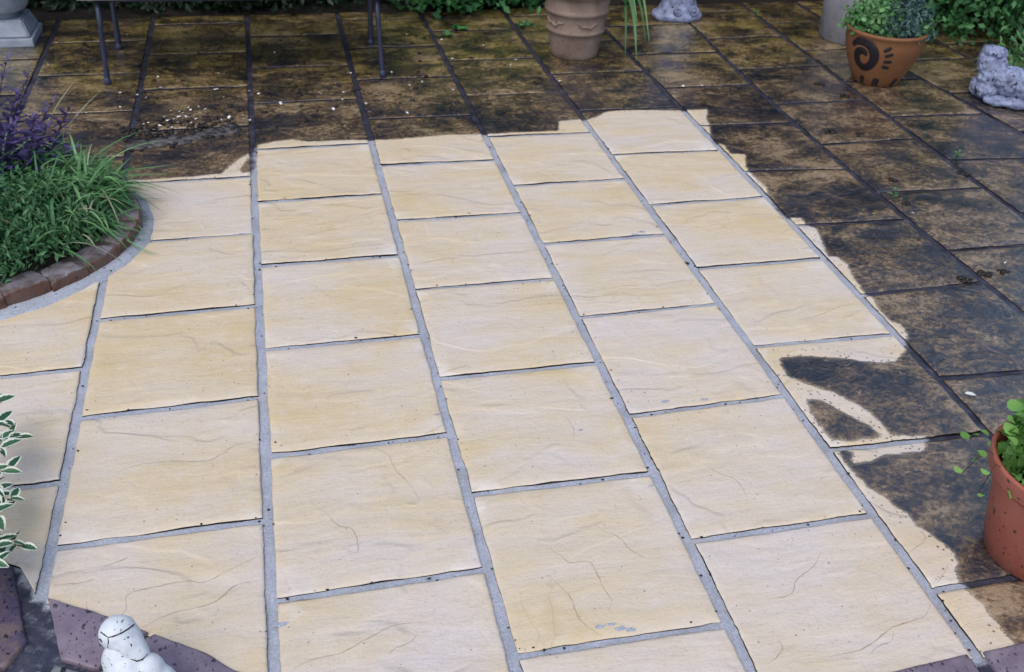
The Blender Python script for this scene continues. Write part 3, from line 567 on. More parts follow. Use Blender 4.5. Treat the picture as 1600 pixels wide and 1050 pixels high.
def seg_near(p, a, b):
    a = Vector(a); b = Vector(b); e = b-a
    return a+e*max(0.0, min(1.0, (p-a).dot(e)/max(e.dot(e), 1e-12)))
def build_slab(q, idx):
    q = np.array(q).reshape(4, 2)
    c = q.mean(0)
    near = abs(dirt_of(np.vstack([q, c[None]]))).min() < 0.36
    n = 40 if near else 18
    s = np.linspace(0, 1, n+1)
    s = np.concatenate([[0, 0.012], s[1:-1], [0.988, 1]])
    N = len(s)
    seed = idx*3.71
    pts = []
    for j in range(N):
        for i in range(N):
            a, b = s[i], s[j]
            p = (q[0]*(1-a)+q[1]*a)*(1-b)+(q[3]*(1-a)+q[2]*a)*b
            x, y = p-c
            e = min(a, 1-a, b, 1-b)
            if e < 1e-6:                                  # uneven edge
                k = 0.0034*mnoise.noise(Vector((x*16+seed, y*16, 5)))+0.0024*mnoise.noise(Vector((x*70+seed, y*70, 1)))
                if i in (0, N-1): x += k
                if j in (0, N-1): y += k
            z = 0.0022*mnoise.noise(Vector((x*5+seed, y*9, seed)))+0.0011*mnoise.noise(Vector((x*16+seed, y*30, 2)))
            st = mnoise.noise(Vector((x*3.1+seed*2, y*4.5, 9)))
            z += 0.0011 if st > 0.05 else (-0.0004 if st < -0.25 else 0)
            if e < 1e-6: z -= 0.0022
            elif e < 0.02: z -= 0.0004
            pts.append((x, y, z))
    pts = np.array(pts)
    fs = []
    ringd = poly_sdf(pts[:, :2]+c, RING)
    for j in range(N-1):
        for i in range(N-1):
            f = (j*N+i, j*N+i+1, (j+1)*N+i+1, (j+1)*N+i)
            if min(ringd[k] for k in f) > -0.0005: continue
            fs.append(f)
    if not fs: return
    for k in {k for f in fs for k in f}:
        if ringd[k] > 0:                                   # pull the cut edge onto the curve
            p = Vector(pts[k][:2]+c)
            best = min((seg_near(p, a, b) for a, b in zip(RING, RING[1:]+RING[:1])), key=lambda q: (q-p).length)
            pts[k][0] = best.x-c[0]; pts[k][1] = best.y-c[1]
    me = pydata('slab', pts, fs)
    bm = bmesh.new(); bm.from_mesh(me); bpy.data.meshes.remove(me)
    bmesh.ops.delete(bm, geom=[v for v in bm.verts if not v.link_faces], context='VERTS')
    be = [e for e in bm.edges if e.is_boundary]
    r = bmesh.ops.extrude_edge_only(bm, edges=be)
    for g in r['geom']:
        if isinstance(g, bmesh.types.BMVert): g.co.z = -0.035
        elif isinstance(g, bmesh.types.BMFace): g.material_index = 1
    me = bpy.data.meshes.new('slab')
    bm.to_mesh(me); bm.free()
    me.materials.append(M_SLAB); me.materials.append(M_SIDE)
    co = np.zeros(len(me.vertices)*3); me.vertices.foreach_get('co', co)
    co = co.reshape(-1, 3)
    set_attr(me, 'dirt', dirt_of(co[:, :2]+c))
    me.polygons.foreach_set('use_smooth', [p.material_index == 0 for p in me.polygons])
    o = bpy.data.objects.new('slab', me)
    o.location = (c[0], c[1], rnd.uniform(-0.0012, 0.0012))
    o.rotation_euler = (R(rnd.uniform(-.18, .18)), R(rnd.uniform(-.18, .18)), 0)
    b_ = min(1.0, max(0.0, 0.30+0.30*(c[1]+0.2)/1.6+rnd.uniform(-.12, .12)-0.12*(c[0]-0.9)/1.2))   # buff tone: stronger towards the back, weaker to the right, part random
    o.color = (b_, b_, b_, 1)
    link(o, paving)
    slabs.append((o, q))
slabs = []
for i, q in enumerate(SLABS): build_slab(q, i)

# split-face lines and mortar smears that can be followed on single slabs
from mathutils.bvhtree import BVHTree
M_RIVEN = mat_stone('riven_line', [(0.3, (0.27, 0.22, 0.155)), (0.7, (0.46, 0.39, 0.29))], scale=40, rough=0.8)
M_RIVEN_DARK = mat_stone('riven_line_dirty', [(0.3, (0.10, 0.085, 0.07)), (0.7, (0.24, 0.20, 0.16))], scale=40, rough=0.5)
trees = {}
def slab_at(x, y):
    for k, (o, q) in enumerate(slabs):
        if poly_sdf(np.array([[x, y]]), q)[0] > -0.004:
            if k not in trees:
                b = bmesh.new(); b.from_mesh(o.data); trees[k] = BVHTree.FromBMesh(b); b.free()
            return o, trees[k]
    return None, None
def smooth_line(pts, n=6):
    P = [Vector(p) for p in pts]; out = []
    for i in range(len(P)-1):
        a = P[max(i-1, 0)]; b = P[i]; c = P[i+1]; d = P[min(i+2, len(P)-1)]
        for k in range(n):
            u = k/n
            out.append(0.5*((2*b)+(c-a)*u+(2*a-5*b+4*c-d)*u*u+(3*b-a-3*c+d)*u**3))
    out.append(P[-1])
    return out
for li, (w, pts) in enumerate(RIVEN):
    m = pts[len(pts)//2]
    o, tr = slab_at(*m)
    if o is None: continue
    L_ = smooth_line(pts, 7)
    v, f = [], []
    for i, p in enumerate(L_):
        d = (L_[min(i+1, len(L_)-1)]-L_[max(i-1, 0)])
        if d.length < 1e-6: d = Vector((1, 0))
        d.normalize(); s_ = Vector((-d.y, d.x))
        j = 0.0022*mnoise.noise(Vector((p.x*60, p.y*60, li)))
        ww = w*0.30*min(1, 0.10+2.5*min(i, len(L_)-1-i)/len(L_))*(1+1.1*mnoise.noise(Vector((p.x*45, p.y*45, li+9))))
        for e in (-1, 1):
            q = p+s_*(e*max(ww, .0003)+j)
            h = tr.ray_cast(Vector((q.x-o.location.x, q.y-o.location.y, .05)), Vector((0, 0, -1)))[0]
            v.append((q.x-o.location.x, q.y-o.location.y, (h.z if h else 0)+0.0005))
    for i in range(len(L_)-1): f.append((2*i, 2*i+1, 2*i+3, 2*i+2))
    obj('riven_line', pydata('riven_line', v, f), M_RIVEN_DARK if dirt_of(np.array([m]))[0] > 0 else M_RIVEN, o)
for si, (x, y, r) in enumerate(SMEARS):
    o, tr = slab_at(x, y)
    if o is None: continue
    v, f = [], []
    for ring in (0, .5, 1):
        for k in range(14):
            a = 2*math.pi*k/14
            rr = r*ring*(1+.7*mnoise.noise(Vector((math.cos(a)*1.4+si*3, math.sin(a)*1.4, 2))))
            qx, qy = x+rr*1.5*math.cos(a)-o.location.x, y+rr*.6*math.sin(a)-o.location.y
            h = tr.ray_cast(Vector((qx, qy, .05)), Vector((0, 0, -1)))[0]
            v.append((qx, qy, (h.z if h else 0)+.0012-.0007*ring))
    for j in range(2):
        for k in range(14): f.append((j*14+k, j*14+(k+1) % 14, (j+1)*14+(k+1) % 14, (j+1)*14+k))
    me = pydata('mortar_smear', v, f); set_attr(me, 'dirt', [-1.0]*len(v))
    obj('mortar_smear', me, M_MORTAR, o)

# curved row of purple edging stones in the foreground
def edging_stone(poly, mat, top=0.006, label=None, seed=0.0):
    # dense rounded polygon prism
    pts = []
    n = len(poly)
    for i in range(n):
        a = Vector(poly[i]); b = Vector(poly[(i+1) % n])
        m = max(2, int((b-a).length/0.02))
        for k in range(m): pts.append(a.lerp(b, k/m))
    c = sum(pts, Vector((0, 0)))/len(pts)
    bm = bmesh.new()
    rings = []
    for (sc, z) in ((1.0, -0.04), (1.0, top-0.006), (0.985, top-0.001), (0.93, top), (0.6, top+0.001), (0.3, top)):
        row = []
        for p in pts:
            d = p-c
            w = 0.004*mnoise.noise(Vector((p.x*40, p.y*40, seed)))
            L = max(d.length, 1e-6)
            q = d*sc+d/L*w
            zz = z+0.002*mnoise.noise(Vector((q.x*25+seed, q.y*25, 1))) if z > -0.03 else z
            row.append(bm.verts.new((q.x, q.y, zz)))
        rings.append(row)
    for a, b in zip(rings, rings[1:]):
        for i in range(len(a)):
            bm.faces.new((a[i], a[(i+1) % len(a)], b[(i+1) % len(a)], b[i]))
    bm.faces.new(rings[-1])
    bmesh.ops.recalc_face_normals(bm, faces=bm.faces)
    o = obj('edging_stone', bm, mat, paving, (c.x, c.y, 0))
    if label: o['label'] = label
    return o
edging_stone([(-0.60, 0.45), (-0.30, 0.335), (-0.095, 0.278), (-0.066, 0.245), (-0.035, 0.13), (-0.005, 0.03), (-0.035, -0.03), (-0.30, 0.02), (-0.62, 0.10)], M_PURPLE_DARK, label='dark purple wet edging stone beside the variegated shrub')
edging_stone([(0.020, 0.138), (0.134, 0.074), (0.232, 0.006), (0.155, -0.046), (0.138, -0.066), (0.068, -0.028), (0.045, 0.05)], M_PURPLE)
edging_stone([(0.240, 0.002), (0.343, -0.064), (0.40, -0.121), (0.61, -0.232), (0.50, -0.43), (0.30, -0.31), (0.165, -0.056)], M_PURPLE)
edging_stone([(0.058, -0.040), (0.132, -0.080), (0.152, -0.070), (0.28, -0.31), (0.10, -0.36), (0.03, -0.12)], M_GREYSTONE, label='grey edging stone at the foot of the white ornament')
edging_stone([(-0.02, -0.05), (0.035, -0.05), (0.02, -0.12), (0.08, -0.34), (-0.2, -0.30), (-0.28, 0.0)], M_GREYSTONE)
edging_stone([(0.62, -0.237), (0.95, -0.34), (1.20, -0.372), (1.17, -0.58), (0.88, -0.55), (0.52, -0.44)], M_PURPLE)
edging_stone([(1.21, -0.373), (1.45, -0.383), (1.69, -0.376), (1.882, -0.366), (1.87, -0.58), (1.19, -0.59)], M_PURPLE)
edging_stone([(1.915, -0.367), (2.05, -0.363), (2.5, -0.30), (2.5, -0.55), (1.905, -0.58)], M_PURPLE)
obj('stone_ridge', tube_mesh('stone_ridge', [(x, y, -.0035) for x, y in VEIN], [.003, .0055, .006, .006, .0065, .007, .007, .006, .004], 8), M_VEIN, paving)
# silt and leaf mould lying on the unwashed slabs
def blob_bm(bm, loc, r, seed, sub=1):
    b = bmesh.ops.create_icosphere(bm, subdivisions=sub, radius=1.0)
    for v in b['verts']:
        k = 1+0.45*mnoise.noise(v.co*1.7+Vector((seed, seed*2, 0)))
        v.co = Vector((v.co.x*r[0]*k+loc[0], v.co.y*r[1]*k+loc[1], v.co.z*r[2]*k+loc[2]))
bm = bmesh.new()
for i in range(330):
    t = rnd.random()
    if t < 0.62:
        u = rnd.random()
        x = -0.02+u*0.42+rnd.gauss(0, .03); y = 2.62+u*0.10+rnd.gauss(0, .075)
    else:
        x = rnd.uniform(-0.05, 1.7); y = rnd.uniform(2.55, 3.9)
    r = rnd.uniform(0.003, 0.011)
    blob_bm(bm, (x, y, 0.003), (r*1.3, r, r*0.7), i*1.3)
for (x, y) in CLODS:
    for k in range(4):
        r = rnd.uniform(0.005, 0.013)
        blob_bm(bm, (x+rnd.gauss(0, .012), y+rnd.gauss(0, .012), 0.003), (r*1.5, r, r*0.6), x*9+k)
tag(obj('leaf_mould', bm, M_CLOD), 'black crumbs of leaf mould washed onto the dark wet slabs', 'leaf mould', kind='stuff')
bm = bmesh.new()
for i in range(1100):
    q = rnd.choice(SLABS)
    k = rnd.randrange(4)
    a = Vector(q[2*k:2*k+2]); b = Vector(q[2*((k+1) % 4):2*((k+1) % 4)+2])
    p = a.lerp(b, rnd.random())+Vector((rnd.gauss(0, .006), rnd.gauss(0, .006)))
    if dirt_of(np.array([p]))[0] > 0 or p.y > 2.4 or poly_sdf(np.array([p]), RING)[0] > 0: continue
    r = rnd.uniform(0.0008, 0.0024)*(1.6 if rnd.random() < .1 else 1)
    blob_bm(bm, (p.x, p.y, -0.001+r*.4), (r*rnd.uniform(1, 2.2), r*rnd.uniform(1, 1.6), r*.8), i*.7, 1)
g_ = obj('joint_grit', bm, M_CLOD, paving); g_['kind'] = 'stuff'
bm = bmesh.new()
for i in range(150):
    u = rnd.random()
    x = 0.0+u*0.40+rnd.gauss(0, .012); y = 2.515+u*0.135+rnd.gauss(0, .016)-0.02*math.sin(u*3)
    r = rnd.uniform(0.012, 0.028)
    blob_bm(bm, (x, y, 0.0), (r*1.6, r, r*0.16), i*2.3)
tag(obj('silt_ridge', bm, M_SILT), 'low ridge of grey washed-up silt below the scattered petals', 'silt', kind='stuff')

# ------------------------------------------------------------------ leaf builders
def leaf_arrays(n_seg, L, Wd, fold=0.25, droop=0.3, tip=1.0, shape=0.5):
    """a leaf along +Y, folded on its midrib; returns verts, faces, rim attribute"""
    v, f, rim = [], [], []
    for i in range(n_seg+1):
        t = i/n_seg
        w = Wd*0.5*(math.sin(math.pi*(0.06+0.90*t**(shape*1.2+0.4)))**0.8)
        y = L*t; z = -droop*L*t*t
        v += [(-w, y, z+fold*w), (-w*0.5, y, z+fold*w*0.45), (0, y, z), (w*0.5, y, z+fold*w*0.45), (w, y, z+fold*w)]
        e = 0.35 if 0 < i < n_seg else 1.0
        rim += [1, 0.5*e+0.0, 0, 0.5*e, 1]
    for i in range(n_seg):
        for k in range(4):
            a = i*5+k
            f.append((a, a+1, a+6, a+5))
    return v, f, rim
def leaf_mesh(name, mat, L, Wd, seg=3, **kw):
    v, f, rim = leaf_arrays(seg, L, Wd, **kw)
    me = pydata(name, v, f)
    set_attr(me, 'rim', rim)
    set_attr(me, 'tint', [0.0]*len(v))
    me.materials.append(mat)
    me.polygons.foreach_set('use_smooth', [True]*len(me.polygons))
    return me
def dir_matrix(pos, d, roll=0.0, scale=1.0):
    d = Vector(d).normalized()
    z = Vector((0, 0, 1))
    x = d.cross(z)
    if x.length < 1e-3: x = Vector((1, 0, 0))
    x.normalize(); n = x.cross(d).normalized()
    m = Matrix((x, d, n)).transposed().to_4x4()
    m = m @ Matrix.Rotation(roll, 4, 'Y') @ Matrix.Scale(scale, 4)
    m.translation = Vector(pos)
    return m
def put(name, me, mat4, parent):
    """a part placed in world space under a thing that stands unrotated"""
    o = bpy.data.objects.new(name, me)
    link(o, parent)
    o.matrix_basis = Matrix.Translation(-parent.location) @ mat4
    return o
def leaf_cloud(name, mat, pts, nrm, size, parent=None, aspect=0.6, jitter=0.7, seed=0, loc=(0, 0, 0)):
    """many small pointed folded leaves as one mesh; pts (n,3), nrm (n,3) outward"""
    rs = np.random.RandomState(seed)
    n = len(pts)
    d = nrm+rs.normal(0, jitter, (n, 3)); d /= np.linalg.norm(d, axis=1)[:, None]
    up = rs.normal(0, 1, (n, 3))
    x = np.cross(d, up); x /= np.linalg.norm(x, axis=1)[:, None]
    y = np.cross(d, x)
    s = size*rs.uniform(0.55, 1.25, n)[:, None]
    a = pts-y*s*0.5; b = pts+x*s*aspect*0.5+d*s*0.12; c = pts+y*s*0.5-d*s*0.12; e = pts-x*s*aspect*0.5+d*s*0.12
    V = np.empty((n*4, 3)); V[0::4] = a; V[1::4] = b; V[2::4] = c; V[3::4] = e
    F = np.empty((n*2, 3), int); k = np.arange(n)*4
    F[0::2] = np.stack([k, k+1, k+2], 1); F[1::2] = np.stack([k, k+2, k+3], 1)
    me = bpy.data.meshes.new(name)
    me.vertices.add(n*4); me.vertices.foreach_set('co', V.ravel())
    me.loops.add(n*6); me.loops.foreach_set('vertex_index', F.ravel())
    me.polygons.add(n*2); me.polygons.foreach_set('loop_start', np.arange(n*2)*3)
    me.update(calc_edges=True)
    set_attr(me, 'tint', np.repeat(rs.uniform(0, 1, n), 4))
    return obj(name, me, mat, parent, loc, smooth=False)
def surface_points(n, fn, rs):
    return fn(n, rs)

# ------------------------------------------------------------------ hedge and shrubs behind the terrace
rs = np.random.RandomState(5)
def hedge(name, label, x0, x1, y0, depth, h, n, mat, size, seed):
    root = thing(name, label, 'hedge', ((x0+x1)/2, y0+depth/2, 0))
    rs = np.random.RandomState(seed)
    bm = bmesh.new()
    bmesh.ops.create_grid(bm, x_segments=2, y_segments=2, size=.5)
    bm.free()
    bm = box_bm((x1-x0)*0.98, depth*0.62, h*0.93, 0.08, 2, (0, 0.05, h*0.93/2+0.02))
    obj('shaded_twig_core', bm, M_SHADED_TWIG, root)  # twig mass as one solid, coloured near-black for the hedge's shaded inside
    # front skin, denser low down where the camera looks
    z = h*rs.beta(0.80, 1.5, n); x = rs.uniform(x0, x1, n)
    bulge = np.array([0.10*mnoise.noise(Vector((a*2.1, b*2.4, seed)))+0.05*mnoise.noise(Vector((a*6, b*6, seed))) for a, b in zip(x, z)])
    y = y0-bulge-rs.exponential(0.03, n)+np.abs(rs.normal(0, .10, n))
    top = rs.rand(n) < 0.18
    z = np.where(top, h+rs.normal(0, .05, n), z); y = np.where(top, rs.uniform(y0, y0+depth, n), y)
    pts = np.stack([x, y, np.maximum(z, 0.02)], 1)-np.array(root.location)
    nr = np.tile([0, -1, 0.45], (n, 1)); nr[top] = [0, 0, 1]
    o = leaf_cloud('leaves', mat, pts, nr, size, root, seed=seed)
    o['kind'] = 'stuff'
    return root
hedge('hedge', 'tall dark green hedge in shade along the back, behind the bench', -2.6, 6.4, 4.44, 0.8, 2.5, 38000, M_HEDGE, 0.060, 3)  # unseen upper height raised to cut sky light and reflections at the back
def mound(name, label, cat, c, rad, n, mat, size, seed, lobes=6, core=True, twigs=True, flat=1.0):
    root = thing(name, label, cat, (c[0], c[1], 0))
    rs = np.random.RandomState(seed)
    P, N = [], []
    for k in range(lobes):
        a = rs.uniform(0, 2*math.pi); r = rs.uniform(0.0, 0.6)
        lc = np.array([rad[0]*r*math.cos(a), rad[1]*r*math.sin(a), rad[2]*rs.uniform(0.25, 0.75)])
        lr = np.array(rad)*rs.uniform(0.38, 0.62)
        m = n//lobes
        u = rs.normal(0, 1, (m, 3)); u /= np.linalg.norm(u, axis=1)[:, None]
        rr = rs.uniform(0.72, 1.06, m)[:, None]
        wob = np.array([1+0.28*mnoise.noise(Vector(tuple(q*2.2+k*5))) for q in u])[:, None]
        P.append(lc+u*lr*rr*wob); N.append(u)
    P = np.concatenate(P); N = np.concatenate(N)
    keep = P[:, 2] > 0.012
    o = leaf_cloud('leaves', mat, P[keep], N[keep]+np.array([0, -0.1, .35]), size, root, seed=seed)
    o['kind'] = 'stuff'
    if twigs:
        bm = bmesh.new()
        for k in range(14):
            a = rs.uniform(0, 2*math.pi)
            e = Vector((rad[0]*.6*math.cos(a), rad[1]*.6*math.sin(a), rad[2]*rs.uniform(.3, .9)))
            me = tube_mesh('tmp', [(0.03*math.cos(a), 0.03*math.sin(a), 0), e*0.5+Vector((0, 0, .05)), e], [0.010, 0.007, 0.003], 5)
            bm.from_mesh(me); bpy.data.meshes.remove(me)
        obj('stems', bm, M_STEM, root)
    return root
mound('ivy', 'spreading green ivy at the paving edge left of the pale terracotta pot', 'ivy', (1.72, 4.30, 0), (0.62, 0.42, 0.36), 6500, M_IVY, 0.052, 21, lobes=12)
mound('evergreen_shrub', 'bushy bright green shrub behind the spiral painted pot and grey ornament', 'shrub', (4.62, 3.62, 0), (0.95, 0.85, 0.85), 15000, M_SHRUB, 0.042, 33, lobes=14)
mound('low_shrub', 'small dark green plant under the bench at the foot of the hedge', 'plant', (0.45, 4.40, 0), (0.85, 0.24, 0.24), 2600, M_HEDGE, 0.05, 41, lobes=9)
# trailing sprigs that lie on the slabs
for k, (x, y) in enumerate([(1.475, 3.74), (1.56, 3.86), (1.95, 3.86)]):
    w = thing('ivy_sprig', ['small ivy sprig lying on the slab joint in front of the ivy', 'short ivy shoot at the left front corner of the ivy', 'ivy shoot on the paving nearest the pale terracotta pot'][k], 'sprig', (x, y, 0))
    me = tube_mesh('stem', [(-.03, .03, .005), (0, 0, .012), (.04, -.01, .006)], .002, 5)
    obj('stem', me, M_STEM, w)
    for j in range(7):
        lm = leaf_mesh('leaf', M_IVY, 0.035, 0.03)
        put('leaf', lm, dir_matrix((x+rnd.uniform(-.035, .04), y+rnd.uniform(-.015, .02), 0.012), (rnd.uniform(-1, 1), rnd.uniform(-1, .6), .35), rnd.uniform(-.4, .4)), w)

# ------------------------------------------------------------------ raised bed with brick edging
edge_px = [(-1.25, 0.98), (-0.95, 1.02), (-0.62, 1.13), (-0.276, 1.308), (-0.201, 1.342), (-0.141, 1.386), (-0.052, 1.468), (0.008, 1.539), (0.046, 1.601), (0.077, 1.670), (0.091, 1.758), (0.088, 1.853), (0.065, 1.960), (0.020, 2.06), (-0.06, 2.13), (-0.25, 2.20), (-0.6, 2.24), (-1.2, 2.26)]
def resample(pts, d):
    pts = [Vector(p) for p in pts]
    out = [pts[0]]; acc = 0.0
    for a, b in zip(pts, pts[1:]):
        L = (b-a).length; s = d-acc
        while s <= L:
            out.append(a.lerp(b, s/L)); s += d
        acc = L-(s-d)
    return out
ec = resample(edge_px, 0.01)
def offset(curve, d):
    out = []
    for i, p in enumerate(curve):
        a = curve[max(i-3, 0)]; b = curve[min(i+3, len(curve)-1)]
        t = (b-a).normalized()
        out.append(p+Vector((-t.y, t.x))*d)       # left of travel = into the bed
    return out
bed = thing('raised_bed', 'low curved brick edged flower bed jutting into the washed paving', 'flower bed', (-0.5, 1.65, 0))
bl = Vector((-0.5, 1.65))
# bricks
def arclen(c):
    s = [0.0]
    for a, b in zip(c, c[1:]): s.append(s[-1]+(b-a).length)
    return s
sl = arclen(ec)
def at_s(c, s):
    i = min(range(len(sl)), key=lambda k: abs(sl[k]-s))
    return c[i]
def s_of(pt):
    return sl[min(range(len(ec)), key=lambda k: (ec[k]-Vector(pt)).length)]
marks = [s_of(p) for p in [(-0.252, 1.318), (-0.137, 1.389), (-0.040, 1.480), (0.047, 1.602), (0.091, 1.758), (0.085, 1.90), (0.045, 2.01)]]
bounds = []
s = marks[0]
while s > 0.2: bounds.insert(0, s); s -= 0.16
bounds = bounds+marks[1:]
s = marks[-1]+0.14
while s < sl[-1]-0.05: bounds.append(s); s += 0.16
inner = offset(ec, 0.098)
for i, (s0, s1) in enumerate(zip(bounds, bounds[1:])):
    g = 0.0040
    n = 6
    hh = 0.052+rnd.uniform(-.006, .007)
    push = rnd.uniform(-.05, .05)
    sections = []
    bm = bmesh.new()
    for k in range(n+1):
        s = s0+g+(s1-s0-2*g)*k/n
        o_ = at_s(ec, s); i_ = at_s(inner, s)
        row = []
        for (f, z) in ((0.03, -0.03), (0.0, 0.012), (0.01, hh-0.004), (0.045, hh), (0.5, hh+0.002), (0.93, hh-0.002), (1.0, hh-0.012), (1.0, -0.03)):
            p = o_.lerp(i_, f+push)
            q = Vector((p.x-bl.x, p.y-bl.y, z))
            if k in (0, n) and z > hh-.01: q.z -= 0.005
            nn = 0.0050
            q += Vector((mnoise.noise(Vector((p.x*30, p.y*30, z*30+i))), mnoise.noise(Vector((p.x*30+9, p.y*30, z*30))), mnoise.noise(Vector((p.x*30, p.y*30+7, z*20+i)))))*nn
            row.append(bm.verts.new(q))
        sections.append(row)
    m = len(sections[0])
    for a, b in zip(sections, sections[1:]):
        for k in range(m-1): bm.faces.new((a[k], a[k+1], b[k+1], b[k]))
    bm.faces.new(sections[0]); bm.faces.new(sections[-1])
    bmesh.ops.recalc_face_normals(bm, faces=bm.faces)
    bmesh.ops.bevel(bm, geom=[e for e in bm.edges if e.calc_face_angle(0) > 0.9], offset=0.003, segments=1, affect='EDGES')
    bm.normal_update()
    for f_ in bm.faces:
        if f_.normal.z > 0.75: f_.material_index = 1  # upward faces take the paler, greyer material
    ob = obj('brick', bm, M_BRICK, bed, smooth=False)
    ob.data.materials.append(M_BRICKTOP)
# joints between bricks + haunch of grey mortar round the foot
def band(name, prof, mat, s_lo, s_hi, jit=0.0):
    v, f = [], []
    ids = [k for k in range(0, len(ec), 2) if s_lo <= sl[k] <= s_hi]
    offs = {d: offset(ec, d) for d, z in prof}
    for k in ids:
        for (d, z) in prof:
            p = offs[d][k]
            w = jit*mnoise.noise(Vector((p.x*28, p.y*28, d*50)))
            v.append((p.x-bl.x+w, p.y-bl.y+w, z+w*0.3))
    m = len(prof)
    for a in range(len(ids)-1):
        for k in range(m-1):
            f.append((a*m+k, a*m+k+1, (a+1)*m+k+1, (a+1)*m+k))
    me = pydata(name, v, f)
    P = np.array([(q[0]+bl.x, q[1]+bl.y) for q in v])
    set_attr(me, 'dirt', dirt_of(P))
    return obj(name, me, mat, bed)
band('brick_joint', [(0.008, -0.02), (0.008, 0.038), (0.03, 0.047), (0.09, 0.046), (0.092, -0.02)], M_JOINT, 0.1, sl[-1])
band('mortar_haunch', [(0.03, 0.016), (0.002, 0.014), (-0.012, 0.011), (-0.034, 0.006), (-0.045, -0.006)], M_MORTAR, 0.1, s_of((0.02, 2.06)), jit=0.006)
# soil
bm = bmesh.new()
bmesh.ops.create_grid(bm, x_segments=44, y_segments=40, size=0.5)
inn = [tuple(p) for p in offset(ec, 0.085)]
kill = []
for v in bm.verts:
    v.co.x = v.co.x*1.5; v.co.y = v.co.y*1.35
gp = np.array([(v.co.x+bl.x, v.co.y+bl.y) for v in bm.verts])
d = poly_sdf(gp, inn+[(-1.25, 2.2), (-1.25, 1.0)])
for v, dd in zip(list(bm.verts), d):
    v.co.z = 0.026+0.05*min(max(dd, 0), .3)+0.012*mnoise.noise(v.co*14)
    if dd < -0.03: kill.append(v)
bmesh.ops.delete(bm, geom=kill, context='VERTS')
obj('soil', bm, M_SOIL, bed)

# grassy plant in the bed: largest blades as parts, the mass as stuff
def blade_v(p, d, L, w, droop, n=5):
    """narrow arching blade"""
    d = Vector(d).normalized(); side = d.cross(Vector((0, 0, 1)))
    if side.length < 1e-3: side = Vector((1, 0, 0))
    side.normalize()
    v = []
    for i in range(n+1):
        t = i/n
        q = Vector(p)+d*L*t+Vector((0, 0, -droop*L*t*t))
        q.z = max(q.z, 0.012)
        ww = w*0.5*(1-t**2.2)+0.0003
        v += [q-side*ww+Vector((0, 0, ww*.5)), q, q+side*ww+Vector((0, 0, ww*.5))]
    f = []
    for i in range(n):
        for k in range(2):
            a = i*3+k
            f.append((a, a+1, a+4, a+3))
    return v, f
def blades(name, mat, specs, parent, kind=None):
    V, F, T = [], [], []
    o = Vector(parent.location)
    for s in specs:
        v, f = blade_v(*s)
        b = len(V); tt = rnd.random()
        V += [q-o for q in v]; F += [tuple(k+b for k in g) for g in f]; T += [tt]*len(v)
    me = pydata(name, V, F)
    set_attr(me, 'tint', T)
    ob = obj(name, me, mat, parent)
    if kind: ob['kind'] = kind
    return ob
grass = thing('grassy_plant', 'tufted grass-like green plant spilling over the brick edging', 'plant', (-0.18, 1.85, 0.03))
sp = []
inner_poly = inn+[(-1.25, 2.2), (-1.25, 1.0)]
def bed_points(n, mx, sx, my, sy, m):
    q = np.stack([nrs.normal(mx, sx, n*4), nrs.normal(my, sy, n*4)], 1)
    return q[(poly_sdf(q, inner_poly) > m) & (q[:, 0] > -1.1)][:n]
for x, y in bed_points(1500, -0.20, 0.15, 1.96, 0.15, 0.012):
    a = rnd.gauss(0.25, 1.2)
    el = rnd.uniform(0.15, 1.15)
    L = rnd.uniform(0.12, 0.30)
    sp.append(((x, y, 0.035+rnd.uniform(0, .09)), (math.cos(a)*math.cos(el), math.sin(a)*math.cos(el), math.sin(el)), L, rnd.uniform(0.006, 0.013), rnd.uniform(0.25, 1.0)))
blades('blades', M_GRASS, sp, grass, 'stuff')
ds = []
for x, y in bed_points(70, -0.20, 0.17, 1.88, 0.17, 0.012):
    a = rnd.uniform(-1.5, 1.6); el = rnd.uniform(0.0, 0.7)
    ds.append(((x, y, 0.07+rnd.uniform(0, .1)), (math.cos(a)*math.cos(el), math.sin(a)*math.cos(el), math.sin(el)), rnd.uniform(.10, .22), rnd.uniform(.004, .008), rnd.uniform(.2, 1.0)))
blades('dead_blades', M_STRAW, ds, grass, 'stuff')
big = [((-0.05, 2.05, 0.12), (0.9, 0.45, 0.55), 0.30, .008, .35), ((-0.08, 2.10, 0.13), (0.8, 0.7, 0.45), 0.26, .007, .25), ((-0.02, 1.98, 0.10), (1, 0.12, 0.15), 0.22, .010, .15),
       ((-0.04, 1.92, 0.09), (1, 0.0, 0.18), 0.20, .009, .45), ((-0.03, 2.02, 0.10), (1, 0.25, 0.12), 0.25, .010, .12), ((-0.06, 2.00, 0.06), (0.2, 0.2, 1), 0.16, .007, .1),
       ((-0.10, 1.95, 0.10), (0.8, -0.5, 0.3), 0.17, .007, .5), ((-0.02, 1.86, 0.07), (0.9, -0.35, 0.25), 0.13, .008, .6), ((-0.14, 1.72, 0.09), (0.5, -0.8, 0.35), 0.18, .007, .55),
       ((0.0, 1.95, 0.08), (1, 0.05, 0.22), 0.12, .011, .4), ((-0.22, 1.62, 0.08), (0.35, -0.85, 0.5), 0.17, .007, .6), ((-0.10, 1.80, 0.1), (1, -0.5, 0.5), 0.2, .008, .7)]
for i, s in enumerate(big):
    blades('blade', M_GRASS, [s], grass)
